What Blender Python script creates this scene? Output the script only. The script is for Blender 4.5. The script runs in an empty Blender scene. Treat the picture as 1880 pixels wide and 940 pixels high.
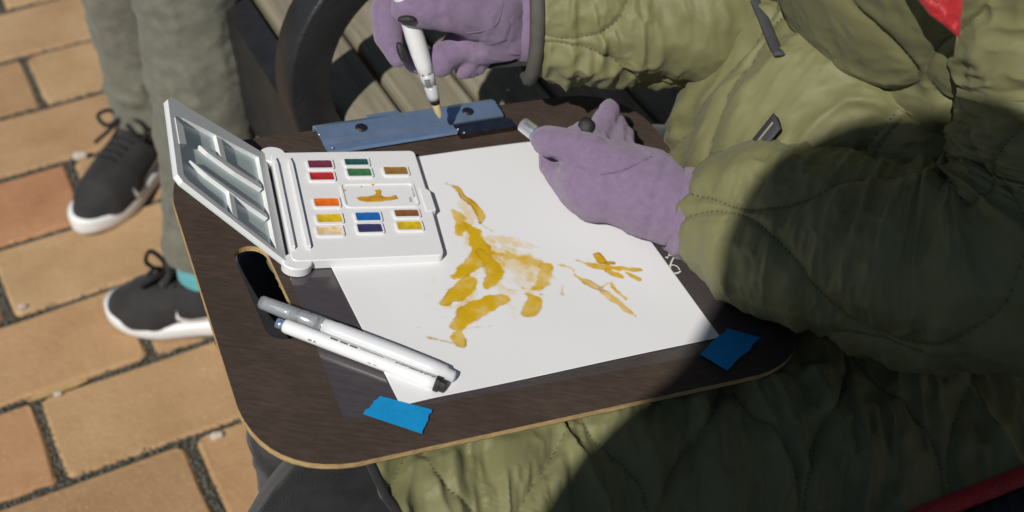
import bpy, math, random
import numpy as np
from mathutils import Vector
S = bpy.context.scene
COL = S.collection
rnd = random.Random(7)
R = math.radians
PI = math.pi

# ------------------------------------------------------------------ camera
CAM_H = 1.30
PITCH = R(42.81)
FPX = 2600.0                                   # focal length in photo pixels (1880 wide): about 50 mm
Cp = np.array([0, 0, CAM_H])
Cr = np.array([1.0, 0, 0])
Cw = np.array([0, math.cos(PITCH), -math.sin(PITCH)])
Cu = np.cross(Cr, Cw)
cam = bpy.data.cameras.new('camera'); cam_o = bpy.data.objects.new('camera', cam); COL.objects.link(cam_o)
cam_o.location = (0, 0, CAM_H); cam_o.rotation_euler = (PI / 2 - PITCH, 0, 0)
cam.sensor_width = 36.0; cam.lens = FPX / 1880 * 36; cam.clip_start = 0.02; cam.clip_end = 500
cam.dof.use_dof = True; cam.dof.focus_distance = 1.03; cam.dof.aperture_fstop = 6.3
S.camera = cam_o
S.render.resolution_x = 1024; S.render.resolution_y = 512

# ------------------------------------------------------------------ sky, sun, exposure
SUN_EL = R(46)
sd = np.array([0.34, 0.94]); sd /= np.linalg.norm(sd)
SUN_D = np.array([sd[0] * math.cos(SUN_EL), sd[1] * math.cos(SUN_EL), -math.sin(SUN_EL)])   # the way the light travels
world = bpy.data.worlds.new('World'); S.world = world; world.use_nodes = True
wn = world.node_tree; wn.nodes.clear()
sky = wn.nodes.new('ShaderNodeTexSky'); sky.sky_type = 'NISHITA'; sky.sun_disc = False
sky.sun_elevation = SUN_EL; sky.air_density = 0.9; sky.dust_density = 0.4
sky.sun_rotation = math.atan2(-SUN_D[0], -SUN_D[1])
bgn = wn.nodes.new('ShaderNodeBackground'); bgn.inputs['Strength'].default_value = 0.05
won = wn.nodes.new('ShaderNodeOutputWorld')
wn.links.new(sky.outputs[0], bgn.inputs[0]); wn.links.new(bgn.outputs[0], won.inputs[0])
sun = bpy.data.lights.new('sun', 'SUN'); sun.energy = 5.0; sun.angle = R(0.55); sun.color = (1.0, 0.968, 0.915)
sun_o = bpy.data.objects.new('sun', sun); COL.objects.link(sun_o)
sun_o.rotation_euler = Vector(SUN_D).to_track_quat('-Z', 'Y').to_euler(); sun_o.location = (-2, -4, 5)
S.view_settings.view_transform = 'Standard'; S.view_settings.look = 'None'
S.view_settings.exposure = -0.30; S.view_settings.gamma = 1.0; S.view_settings.use_curve_mapping = False

# ------------------------------------------------------------------ helpers: places
def ray(x, y): return Cr * (x - 940) / FPX - Cu * (y - 470) / FPX + Cw
def atd(x, y, d): return Cp + ray(x, y) * d                       # a point seen at x, y and d metres deep
def atpl(x, y, P, n):
    q = ray(x, y); return Cp + q * (((P - Cp) @ n) / (q @ n))
def atz(x, y, z): return atpl(x, y, np.array([0, 0, z]), np.array([0, 0, 1.0]))
def proj(P):
    v = np.asarray(P) - Cp; d = v @ Cw
    return 940 + FPX * (v @ Cr) / d, 470 - FPX * (v @ Cu) / d
# the drawing board's own frame (origin at the paper's near left corner)
BN = np.array([.1926, .0176, .9811]); BN /= np.linalg.norm(BN)
B0 = atd(900, 520, 1.05)
BO = atpl(735, 748, B0, BN)
BX = atpl(1322, 622, B0, BN) - BO; BX /= np.linalg.norm(BX)
BY = np.cross(BN, BX)
def bp(a, b, h=0.0): return BO + BX * a + BY * b + BN * h          # metres in the board's frame
def bpx(x, y, h=0.0):                                               # pixel -> board coordinates at height h
    P = atpl(x, y, B0 + BN * h, BN) - BO
    return float(P @ BX), float(P @ BY)
def atb(x, y, h=0.0): return atpl(x, y, B0 + BN * h, BN)

# ------------------------------------------------------------------ helpers: noise
def hash2(ix, iy, seed=0):
    n = (ix.astype(np.int64) * 374761393 + iy.astype(np.int64) * 668265263 + seed * 974634777) & 0xffffffff
    n = ((n ^ (n >> 13)) * 1274126177) & 0xffffffff
    n = (n ^ (n >> 16)) & 0xffff
    return n / 65535.0
def noise(x, y, seed=0):
    x = np.asarray(x, float); y = np.asarray(y, float); x, y = np.broadcast_arrays(x, y)
    ix = np.floor(x); iy = np.floor(y); fx = x - ix; fy = y - iy
    fx = fx * fx * fx * (fx * (fx * 6 - 15) + 10); fy = fy * fy * fy * (fy * (fy * 6 - 15) + 10)
    a = hash2(ix, iy, seed); b = hash2(ix + 1, iy, seed); c = hash2(ix, iy + 1, seed); d = hash2(ix + 1, iy + 1, seed)
    return (a * (1 - fx) + b * fx) * (1 - fy) + (c * (1 - fx) + d * fx) * fy
def fbm(x, y, seed=0, o=4):
    s = 0; a = .5; t = 0
    for i in range(o):
        s = s + a * noise(x * 2 ** i + i * 17.3, y * 2 ** i + i * 5.1, seed + i); t += a; a *= .5
    return s / t
def ridge(x, y, seed=0): return 1 - np.abs(2 * noise(x, y, seed) - 1)
def sstep(a, b, x):
    t = np.clip((x - a) / (b - a), 0, 1); return t * t * (3 - 2 * t)

# ------------------------------------------------------------------ helpers: materials
def nd(nt, t, **kw):
    n = nt.nodes.new(t)
    for k, v in kw.items():
        if k in n.inputs: n.inputs[k].default_value = v
        else: setattr(n, k, v)
    return n
def ramp(nt, stops):
    n = nt.nodes.new('ShaderNodeValToRGB'); e = n.color_ramp.elements
    while len(e) > 1: e.remove(e[0])
    e[0].position = stops[0][0]; e[0].color = (*stops[0][1], 1)
    for p, c in stops[1:]:
        q = e.new(p); q.color = (*c, 1)
    return n
def mat(name, col, rough=.6, var=.15, vscale=30, bump=0, bscale=400, metal=0, sheen=0, spec=.4, trans=0, coat=0, stretch=None, col2=None, bdist=.001):
    m = bpy.data.materials.new(name); m.use_nodes = True; nt = m.node_tree; L = nt.links
    p = nt.nodes['Principled BSDF']
    tc = nd(nt, 'ShaderNodeTexCoord'); mp = nd(nt, 'ShaderNodeMapping')
    if stretch: mp.inputs['Scale'].default_value = stretch
    L.new(tc.outputs['Object'], mp.inputs['Vector'])
    n1 = nd(nt, 'ShaderNodeTexNoise', Scale=vscale, Detail=5.0, Roughness=.6)
    L.new(mp.outputs[0], n1.inputs['Vector'])
    c2 = col2 or tuple(c * (1 - var) for c in col)
    c1 = tuple(min(1, c * (1 + var * .6)) for c in col)
    r = ramp(nt, [(.3, c2), (.7, c1)]); L.new(n1.outputs['Fac'], r.inputs[0]); L.new(r.outputs[0], p.inputs['Base Color'])
    p.inputs['Roughness'].default_value = rough; p.inputs['Metallic'].default_value = metal
    p.inputs['Specular IOR Level'].default_value = spec
    p.inputs['Sheen Weight'].default_value = sheen; p.inputs['Sheen Roughness'].default_value = .5
    p.inputs['Transmission Weight'].default_value = trans; p.inputs['Coat Weight'].default_value = coat
    if bump:
        n2 = nd(nt, 'ShaderNodeTexNoise', Scale=bscale, Detail=4.0, Roughness=.6); L.new(mp.outputs[0], n2.inputs['Vector'])
        b = nd(nt, 'ShaderNodeBump', Strength=bump, Distance=bdist); L.new(n2.outputs['Fac'], b.inputs['Height']); L.new(b.outputs[0], p.inputs['Normal'])
    return m
M = {}
M['white_plastic'] = mat('white_plastic', (.74, .74, .74), .32, .02, 20, spec=.5)
M['white_pen'] = mat('white_pen', (.76, .76, .76), .28, .02, 20, spec=.5)
M['black_plastic'] = mat('black_plastic', (.018, .020, .020), .35, .3, 60, .2, 900)
M['rubber'] = mat('rubber', (.02, .022, .02), .5, .4, 200, .5, 1200)
M['sky_tinted_chrome'] = mat('sky_tinted_chrome', (.44, .60, .84), .20, .1, 90, .06, 300, metal=.78)  # blue of the reflected sky is put into the steel's base colour
M['dark_reflection_steel'] = mat('dark_reflection_steel', (.30, .27, .27), .22, .3, 120, .1, 300, metal=1)  # the lever's dark reflection is painted in as a darker steel colour
M['silver'] = mat('silver', (.75, .75, .76), .22, .1, 60, metal=.8)
M['rivet'] = mat('rivet', (.015, .015, .02), .4, .2, 50)
M['tape'] = mat('tape', (.006, .26, .56), .55, .10, 120, .35, 700, spec=.3, bdist=.0006)
M['iron'] = mat('iron', (.022, .022, .024), .42, .35, 25, .4, 180, spec=.5, bdist=.002)
M['grey_trousers'] = mat('grey_trousers', (.160, .160, .124), .85, .22, 60, .9, 500, sheen=.15, spec=.15)
M['black_trousers'] = mat('black_trousers', (.016, .0165, .018), .8, .45, 60, 1.0, 700, sheen=.15, spec=.15)
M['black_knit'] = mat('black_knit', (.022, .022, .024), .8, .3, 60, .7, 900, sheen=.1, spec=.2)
M['shoe_knit'] = mat('shoe_knit', (.030, .029, .029), .75, .3, 40, .6, 1300, sheen=.08, spec=.25)
M['lace'] = mat('lace', (.010, .010, .011), .8, .3, 200, .5, 1500)
M['shoe_white'] = mat('shoe_white', (.74, .74, .73), .5, .06, 40, .1, 300)
M['sock'] = mat('sock', (.10, .40, .44), .9, .2, 60, .5, 1200, sheen=.2)
M['skin'] = mat('skin', (.45, .27, .20), .5, .1, 40)
M['hair'] = mat('hair', (.05, .03, .02), .6, .3, 60, .5, 300)
M['glove'] = mat('glove', (.216, .155, .244), .95, .13, 160, .7, 1100, sheen=.25, spec=.08, bdist=.0014)
M['glove_seam'] = mat('glove_seam', (.16, .118, .172), .95, .2, 300)
M['cuff_trim'] = mat('cuff_trim', (.085, .080, .068), .8, .2, 80, .5, 900)
M['zip_tape'] = mat('zip_tape', (.055, .055, .058), .8, .2, 80, .5, 900)
M['zip_teeth'] = mat('zip_teeth', (.55, .50, .40), .3, .2, 80, metal=.7)
M['red'] = mat('red_lining', (.42, .018, .022), .5, .25, 60, .5, 240, spec=.4, sheen=.1, bdist=.003)
M['coat_grey'] = mat('coat_grey', (.08, .08, .09), .85, .2, 20, .4, 500)
M['straw'] = mat('straw', (.42, .33, .18), .8, .2, 120, .5, 500)
M['pebble'] = mat('pebble', (.52, .46, .38), .8, .25, 60, .4, 300)
M['leaf'] = mat('dry_leaf', (.45, .30, .13), .8, .2, 60, .4, 300)
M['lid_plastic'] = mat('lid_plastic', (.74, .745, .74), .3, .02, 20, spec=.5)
M['lid_floor'] = mat('lid_floor', (.56, .66, .64), .3, .03, 20, spec=.5)  # white plastic, tinted with the teal of the shaded wells
M['bristle'] = mat('bristle', (.62, .50, .26), .7, .25, 300, .6, 1500, stretch=(1, 1, .1))
M['bristle_clean'] = mat('bristle_clean', (.72, .70, .66), .7, .1, 300, .4, 1500)

def paint_mat(name, col): return mat(name, col, .45, .25, 220, .5, 350, spec=.4)
def glass_mat(name, tint=(.95, .97, .98), rough=.05, dens=.25, gl=.10, haze=(.7, .72, .73)):
    # a thin clear plastic: mostly see-through, a little haze, a glossy skin
    m = bpy.data.materials.new(name); m.use_nodes = True; nt = m.node_tree; L = nt.links; nt.nodes.remove(nt.nodes['Principled BSDF'])
    o = nt.nodes['Material Output']
    tr = nd(nt, 'ShaderNodeBsdfTransparent'); tr.inputs[0].default_value = (*tint, 1)
    df = nd(nt, 'ShaderNodeBsdfDiffuse'); df.inputs[0].default_value = (*haze, 1)
    gs = nd(nt, 'ShaderNodeBsdfGlossy'); gs.inputs['Roughness'].default_value = rough
    fr = nd(nt, 'ShaderNodeLayerWeight'); fr.inputs['Blend'].default_value = .5
    pw = nd(nt, 'ShaderNodeMath', operation='POWER'); pw.inputs[1].default_value = 4.0; L.new(fr.outputs['Facing'], pw.inputs[0])
    ad = nd(nt, 'ShaderNodeMath', operation='MULTIPLY_ADD'); ad.inputs[1].default_value = .6; ad.inputs[2].default_value = gl
    L.new(pw.outputs[0], ad.inputs[0])
    m1 = nd(nt, 'ShaderNodeMixShader'); m1.inputs[0].default_value = dens; L.new(tr.outputs[0], m1.inputs[1]); L.new(df.outputs[0], m1.inputs[2])
    m2 = nd(nt, 'ShaderNodeMixShader'); L.new(ad.outputs[0], m2.inputs[0]); L.new(m1.outputs[0], m2.inputs[1]); L.new(gs.outputs[0], m2.inputs[2])
    L.new(m2.outputs[0], o.inputs['Surface'])
    return m
M['clear'] = glass_mat('clear_plastic', (.93, .95, .97), .06, .22, .06)
M['frosted'] = glass_mat('frosted_plastic', (.9, .92, .93), .25, .62, .04)
M['milky'] = glass_mat('milky_plastic', (.93, .94, .96), .18, .80, .05, (.78, .79, .80))
M['film'] = glass_mat('clear_film', (.95, .96, 1.0), .08, .035, .09, (.52, .58, .78))  # bluish haze colour stands in for sky mirrored in the film

def wood_mat():
    m = bpy.data.materials.new('weathered_wood'); m.use_nodes = True; nt = m.node_tree; L = nt.links; p = nt.nodes['Principled BSDF']
    tc = nd(nt, 'ShaderNodeTexCoord'); mp = nd(nt, 'ShaderNodeMapping'); mp.inputs['Scale'].default_value = (3, 40, 40)
    oi = nd(nt, 'ShaderNodeObjectInfo'); ad = nd(nt, 'ShaderNodeVectorMath', operation='ADD')
    L.new(tc.outputs['Object'], ad.inputs[0]); L.new(oi.outputs['Random'], ad.inputs[1]); L.new(ad.outputs[0], mp.inputs['Vector'])
    n = nd(nt, 'ShaderNodeTexNoise', Scale=2.0, Detail=7.0, Roughness=.65); L.new(mp.outputs[0], n.inputs['Vector'])
    r = ramp(nt, [(.25, (.13, .115, .078)), (.5, (.225, .20, .138)), (.75, (.31, .275, .195))]); L.new(n.outputs['Fac'], r.inputs[0])
    L.new(r.outputs[0], p.inputs['Base Color']); p.inputs['Roughness'].default_value = .7
    b = nd(nt, 'ShaderNodeBump', Strength=.5, Distance=.002); L.new(n.outputs['Fac'], b.inputs['Height']); L.new(b.outputs[0], p.inputs['Normal'])
    return m
M['wood'] = wood_mat()

def hardboard_mat():
    m = bpy.data.materials.new('hardboard'); m.use_nodes = True; nt = m.node_tree; L = nt.links; p = nt.nodes['Principled BSDF']
    tc = nd(nt, 'ShaderNodeTexCoord'); mp = nd(nt, 'ShaderNodeMapping'); mp.inputs['Scale'].default_value = (40, 260, 100)
    L.new(tc.outputs['Object'], mp.inputs['Vector'])
    n = nd(nt, 'ShaderNodeTexNoise', Scale=1.6, Detail=6.0, Roughness=.7); L.new(mp.outputs[0], n.inputs['Vector'])
    n2 = nd(nt, 'ShaderNodeTexNoise', Scale=18.0, Detail=3.0); L.new(tc.outputs['Object'], n2.inputs['Vector'])
    mx = nd(nt, 'ShaderNodeMath', operation='MULTIPLY_ADD'); mx.inputs[1].default_value = .45; L.new(n2.outputs['Fac'], mx.inputs[0]); L.new(n.outputs['Fac'], mx.inputs[2])
    r = ramp(nt, [(.45, (.040, .027, .021)), (.72, (.060, .042, .032)), (.95, (.085, .060, .046))]); L.new(mx.outputs[0], r.inputs[0])
    L.new(r.outputs[0], p.inputs['Base Color']); p.inputs['Roughness'].default_value = .55; p.inputs['Specular IOR Level'].default_value = .3
    # small pale scuffs and specks
    v = nd(nt, 'ShaderNodeTexVoronoi', Scale=95.0); L.new(tc.outputs['Object'], v.inputs['Vector'])
    lt = nd(nt, 'ShaderNodeMath', operation='LESS_THAN'); lt.inputs[1].default_value = .045; L.new(v.outputs['Distance'], lt.inputs[0])
    wn_ = nd(nt, 'ShaderNodeTexNoise', Scale=9.0); L.new(tc.outputs['Object'], wn_.inputs['Vector'])
    gt = nd(nt, 'ShaderNodeMath', operation='GREATER_THAN'); gt.inputs[1].default_value = .56; L.new(wn_.outputs['Fac'], gt.inputs[0])
    mu = nd(nt, 'ShaderNodeMath', operation='MULTIPLY'); L.new(lt.outputs[0], mu.inputs[0]); L.new(gt.outputs[0], mu.inputs[1])
    mc = nd(nt, 'ShaderNodeMix', data_type='RGBA'); mc.inputs[7].default_value = (.3, .24, .2, 1)
    L.new(mu.outputs[0], mc.inputs[0]); L.new(r.outputs[0], mc.inputs[6]); L.new(mc.outputs[2], p.inputs['Base Color'])
    b = nd(nt, 'ShaderNodeBump', Strength=.25, Distance=.0006); L.new(n.outputs['Fac'], b.inputs['Height']); L.new(b.outputs[0], p.inputs['Normal'])
    return m
M['hardboard'] = hardboard_mat()
M['board_edge'] = mat('board_edge', (.50, .34, .15), .8, .3, 120, .5, 500, stretch=(1, 1, 3))

def brick_mat(tone=(1, 1, 1)):
    m = bpy.data.materials.new('paver'); m.use_nodes = True; nt = m.node_tree; L = nt.links; p = nt.nodes['Principled BSDF']
    tc = nd(nt, 'ShaderNodeTexCoord'); oi = nd(nt, 'ShaderNodeObjectInfo')
    ad = nd(nt, 'ShaderNodeVectorMath', operation='ADD'); sc = nd(nt, 'ShaderNodeVectorMath', operation='SCALE'); sc.inputs['Scale'].default_value = 40
    cb = nd(nt, 'ShaderNodeCombineXYZ'); L.new(oi.outputs['Random'], cb.inputs[0]); L.new(oi.outputs['Random'], cb.inputs[1])
    L.new(cb.outputs[0], sc.inputs[0]); L.new(tc.outputs['Object'], ad.inputs[0]); L.new(sc.outputs[0], ad.inputs[1])
    n = nd(nt, 'ShaderNodeTexNoise', Scale=9.0, Detail=6.0, Roughness=.65); L.new(ad.outputs[0], n.inputs['Vector'])
    r = ramp(nt, [(.25, (.36, .215, .105)), (.5, (.445, .285, .145)), (.75, (.52, .345, .19))]); L.new(n.outputs['Fac'], r.inputs[0])
    # each brick its own tone; one in a few redder
    hv = ramp(nt, [(0, (.80, .76, .76)), (.2, (.95, .93, .93)), (.45, (1.02, 1.02, 1.02)), (.6, (.93, .95, 1.0)), (.75, (1.0, .94, .92)), (.87, (.96, .82, .82)), (1, (.86, .68, .70))]); L.new(oi.outputs['Random'], hv.inputs[0])
    for e_ in r.color_ramp.elements: e_.color = tuple(e_.color[k] * tone[k] for k in range(3)) + (1,)
    m1 = nd(nt, 'ShaderNodeMix', data_type='RGBA', blend_type='MULTIPLY'); m1.inputs[0].default_value = 1
    L.new(r.outputs[0], m1.inputs[6]); L.new(hv.outputs[0], m1.inputs[7])
    # pale sandy specks
    v = nd(nt, 'ShaderNodeTexNoise', Scale=260.0, Detail=2.0); L.new(ad.outputs[0], v.inputs['Vector'])
    rs = ramp(nt, [(.62, (0, 0, 0)), (.72, (.55, .55, .55))]); L.new(v.outputs['Fac'], rs.inputs[0])
    m2 = nd(nt, 'ShaderNodeMix', data_type='RGBA'); m2.inputs[7].default_value = (.66, .50, .32, 1)
    L.new(rs.outputs[0], m2.inputs[0]); L.new(m1.outputs[2], m2.inputs[6])
    # dirt blotches
    n3 = nd(nt, 'ShaderNodeTexNoise', Scale=14.0, Detail=4.0, Roughness=.7); L.new(ad.outputs[0], n3.inputs['Vector'])
    r3 = ramp(nt, [(.66, (1, 1, 1)), (.8, (.55, .52, .50))]); L.new(n3.outputs['Fac'], r3.inputs[0])
    m3 = nd(nt, 'ShaderNodeMix', data_type='RGBA', blend_type='MULTIPLY'); m3.inputs[0].default_value = 1
    L.new(m2.outputs[2], m3.inputs[6]); L.new(r3.outputs[0], m3.inputs[7]); L.new(m3.outputs[2], p.inputs['Base Color'])
    p.inputs['Roughness'].default_value = .85; p.inputs['Specular IOR Level'].default_value = .2
    nb = nd(nt, 'ShaderNodeTexNoise', Scale=120.0, Detail=6.0, Roughness=.7); L.new(ad.outputs[0], nb.inputs['Vector'])
    b = nd(nt, 'ShaderNodeBump', Strength=.5, Distance=.004); L.new(nb.outputs['Fac'], b.inputs['Height']); L.new(b.outputs[0], p.inputs['Normal'])
    return m
M['brick'] = brick_mat()
M['red_brick'] = brick_mat((.95, .80, .82))
M['sand'] = mat('joint_sand', (.075, .072, .055), .95, .5, 160, .8, 320, bdist=.004, spec=.1)
M['grit'] = mat('grit', (.15, .145, .12), .9, .6, 400, spec=.1, col2=(.03, .032, .026))

def nylon_mat():
    m = bpy.data.materials.new('olive_nylon'); m.use_nodes = True; nt = m.node_tree; L = nt.links; p = nt.nodes['Principled BSDF']
    tc = nd(nt, 'ShaderNodeTexCoord')
    n = nd(nt, 'ShaderNodeTexNoise', Scale=14.0, Detail=4.0); L.new(tc.outputs['Object'], n.inputs['Vector'])
    r = ramp(nt, [(.3, (.156, .153, .068)), (.7, (.188, .184, .084))]); L.new(n.outputs['Fac'], r.inputs[0])
    at = nd(nt, 'ShaderNodeAttribute', attribute_name='seam'); al = nd(nt, 'ShaderNodeAttribute', attribute_name='along')
    # fine stitches along every quilting seam, darkened to paint in the crease's shade
    ms = nd(nt, 'ShaderNodeMapRange'); ms.inputs['From Min'].default_value = .0003; ms.inputs['From Max'].default_value = .0012; ms.inputs['To Min'].default_value = 1; ms.inputs['To Max'].default_value = 0
    L.new(at.outputs['Fac'], ms.inputs['Value'])
    mu = nd(nt, 'ShaderNodeMath', operation='MULTIPLY'); mu.inputs[1].default_value = 2 * PI / .0032; L.new(al.outputs['Fac'], mu.inputs[0])
    sn = nd(nt, 'ShaderNodeMath', operation='SINE'); L.new(mu.outputs[0], sn.inputs[0])
    rr = ramp(nt, [(.35, (.060, .058, .028)), (.65, (.165, .158, .082))])
    ma = nd(nt, 'ShaderNodeMath', operation='MULTIPLY_ADD'); ma.inputs[1].default_value = .5; ma.inputs[2].default_value = .5; L.new(sn.outputs[0], ma.inputs[0]); L.new(ma.outputs[0], rr.inputs[0])
    mx = nd(nt, 'ShaderNodeMix', data_type='RGBA'); L.new(ms.outputs[0], mx.inputs[0]); L.new(r.outputs[0], mx.inputs[6]); L.new(rr.outputs[0], mx.inputs[7])
    L.new(mx.outputs[2], p.inputs['Base Color'])
    p.inputs['Roughness'].default_value = .50; p.inputs['Specular IOR Level'].default_value = .27
    p.inputs['Sheen Weight'].default_value = .06
    n2 = nd(nt, 'ShaderNodeTexNoise', noise_type='RIDGED_MULTIFRACTAL', Scale=34.0, Detail=3.0, Roughness=.5, Distortion=.8); L.new(tc.outputs['Object'], n2.inputs['Vector'])
    n3 = nd(nt, 'ShaderNodeTexNoise', Scale=1400.0, Detail=1.0); L.new(tc.outputs['Object'], n3.inputs['Vector'])
    b1 = nd(nt, 'ShaderNodeBump', Strength=.42, Distance=.003); L.new(n2.outputs['Fac'], b1.inputs['Height'])
    b2 = nd(nt, 'ShaderNodeBump', Strength=.5, Distance=.0006); L.new(n3.outputs['Fac'], b2.inputs['Height']); L.new(b1.outputs[0], b2.inputs['Normal'])
    L.new(b2.outputs[0], p.inputs['Normal'])
    return m
M['nylon'] = nylon_mat()

def paper_mat():
    m = bpy.data.materials.new('painted_paper'); m.use_nodes = True; nt = m.node_tree; L = nt.links; p = nt.nodes['Principled BSDF']
    a = nd(nt, 'ShaderNodeAttribute', attribute_name='paint')
    L.new(a.outputs['Color'], p.inputs['Base Color'])
    p.inputs['Roughness'].default_value = .75; p.inputs['Specular IOR Level'].default_value = .15
    tc = nd(nt, 'ShaderNodeTexCoord'); n = nd(nt, 'ShaderNodeTexNoise', Scale=700.0, Detail=3.0); L.new(tc.outputs['Object'], n.inputs['Vector'])
    b = nd(nt, 'ShaderNodeBump', Strength=.18, Distance=.0004); L.new(n.outputs['Fac'], b.inputs['Height']); L.new(b.outputs[0], p.inputs['Normal'])
    return m
M['paper'] = paper_mat()

# ------------------------------------------------------------------ helpers: meshes
def link(o, parent=None):
    COL.objects.link(o)
    if parent is not None: o.parent = parent
    return o
def tag(o, label=None, cat=None, group=None, kind=None):
    if label: o['label'] = label
    if cat: o['category'] = cat
    if group: o['group'] = group
    if kind: o['kind'] = kind
    return o
def empty(name, loc=(0, 0, 0)):
    o = bpy.data.objects.new(name, None); o.location = Vector(loc); o.empty_display_size = .05; COL.objects.link(o); return o
def mesh_obj(name, V, Fc, m, parent=None, smooth=True, attrs=None):
    V = np.asarray(V, float).reshape(-1, 3)
    if parent is not None:                       # parents are unrotated: subtract their place
        V = V - np.array(world_loc(parent))
    me = bpy.data.meshes.new(name)
    me.from_pydata(V.tolist(), [], [list(map(int, f)) for f in Fc] if not isinstance(Fc, np.ndarray) else Fc.tolist())
    me.update()
    if smooth: me.polygons.foreach_set('use_smooth', [True] * len(me.polygons))
    for k, v in (attrs or {}).items():
        v = np.asarray(v)
        if v.ndim == 1:
            a = me.attributes.new(k, 'FLOAT', 'POINT'); a.data.foreach_set('value', v.astype(np.float32))
        else:
            a = me.attributes.new(k, 'FLOAT_COLOR', 'POINT'); a.data.foreach_set('color', v.astype(np.float32).ravel())
    for mm in (m if isinstance(m, list) else [m]): me.materials.append(M[mm] if isinstance(mm, str) else mm)
    o = bpy.data.objects.new(name, me)
    return link(o, parent)
def world_loc(o):
    p = np.zeros(3)
    while o is not None:
        p += np.array(o.location); o = o.parent
    return p
class MB:
    """collects shapes into one mesh; a frame (origin, x, y, z axes) places local shapes in the world"""
    def __init__(s, frame=None):
        s.V = []; s.F = []; s.mi = []; s.fr = frame; s.cur = 0
    def pt(s, p):
        if s.fr is None: return np.asarray(p, float)
        o, x, y, z = s.fr; return o + x * p[0] + y * p[1] + z * p[2]
    def add(s, V, F):
        n = len(s.V); s.V += [s.pt(v) for v in V]; s.F += [[i + n for i in f] for f in F]; s.mi += [s.cur] * len(F)
    def prism(s, poly, z0, z1, ch=0):
        n = len(poly); P = np.array(poly, float); c = P.mean(0)
        if ch:
            d = P - c; l = np.linalg.norm(d, axis=1, keepdims=True); Q = P - d / l * ch
            V = [(*p, z0) for p in P] + [(*p, z1 - ch) for p in P] + [(*p, z1) for p in Q]; k = 3
        else:
            V = [(*p, z0) for p in P] + [(*p, z1) for p in P]; k = 2
        F = [list(range(n))[::-1], [n * (k - 1) + i for i in range(n)]]
        for j in range(k - 1):
            F += [[j * n + i, j * n + (i + 1) % n, (j + 1) * n + (i + 1) % n, (j + 1) * n + i] for i in range(n)]
        s.add(V, F)
    def ring(s, outer, inner, z0, z1):
        n = len(outer)
        V = [(*p, z0) for p in outer] + [(*p, z1) for p in outer] + [(*p, z0) for p in inner] + [(*p, z1) for p in inner]
        F = []
        for i in range(n):
            j = (i + 1) % n
            F += [[i, j, n + j, n + i], [n + i, n + j, 3 * n + j, 3 * n + i], [2 * n + j, 2 * n + i, 3 * n + i, 3 * n + j], [j, i, 2 * n + i, 2 * n + j]]
        s.add(V, F)
    def box(s, x0, x1, y0, y1, z0, z1, ch=0): s.prism([(x0, y0), (x1, y0), (x1, y1), (x0, y1)], z0, z1, ch)
    def tube(s, pts, rad, n=12, caps=True, flat=None):
        P = np.array(pts, float); m = len(P); rad = np.broadcast_to(np.asarray(rad, float), (m,))
        T = np.gradient(P, axis=0); T /= np.linalg.norm(T, axis=1, keepdims=True) + 1e-12
        ref = np.array([0, 0, 1.0]) if abs(T[0][2]) < .8 else np.array([1.0, 0, 0])
        V = []; N_ = ref - T[0] * (ref @ T[0]); N_ /= np.linalg.norm(N_)
        for i in range(m):
            N_ = N_ - T[i] * (N_ @ T[i]); N_ /= np.linalg.norm(N_); B_ = np.cross(T[i], N_)
            for k in range(n):
                a = 2 * PI * k / n
                V.append(P[i] + rad[i] * (math.cos(a) * N_ * (flat or 1) + math.sin(a) * B_))
        F = [[i * n + k, i * n + (k + 1) % n, (i + 1) * n + (k + 1) % n, (i + 1) * n + k] for i in range(m - 1) for k in range(n)]
        if caps: F += [list(range(n))[::-1], [(m - 1) * n + k for k in range(n)]]
        s.add(V, F)
    def lathe(s, prof, n=24):                       # profile (x along axis, radius); axis = local x
        V = [(x, r * math.cos(2 * PI * k / n), r * math.sin(2 * PI * k / n)) for x, r in prof for k in range(n)]
        m = len(prof)
        F = [[i * n + k, i * n + (k + 1) % n, (i + 1) * n + (k + 1) % n, (i + 1) * n + k] for i in range(m - 1) for k in range(n)]
        F += [list(range(n))[::-1], [(m - 1) * n + k for k in range(n)]]
        s.add(V, F)
    def build(s, name, m, parent=None, smooth=False):
        o = mesh_obj(name, s.V, s.F, m, parent, smooth)
        if any(s.mi): o.data.polygons.foreach_set('material_index', s.mi)
        return o
def rrect(x0, x1, y0, y1, r, k=6):
    out = []
    for cx, cy, a0 in ((x1 - r, y1 - r, 0), (x0 + r, y1 - r, 90), (x0 + r, y0 + r, 180), (x1 - r, y0 + r, 270)):
        for i in range(k + 1):
            a = R(a0 + 90 * i / k); out.append((cx + r * math.cos(a), cy + r * math.sin(a)))
    return out
def rquad(c, r, k=8):                               # a quadrilateral with rounded corners (counter-clockwise)
    out = []; n = len(c)
    for i in range(n):
        p0, p, p1 = (np.array(c[j % n], float) for j in (i - 1, i, i + 1))
        a = p + (p0 - p) / np.linalg.norm(p0 - p) * r; b = p + (p1 - p) / np.linalg.norm(p1 - p) * r
        for t in np.linspace(0, 1, k + 1): out.append(tuple((1 - t) ** 2 * a + 2 * t * (1 - t) * (p * .83 + (a + b) / 2 * .17) + t * t * b))
    return out
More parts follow.
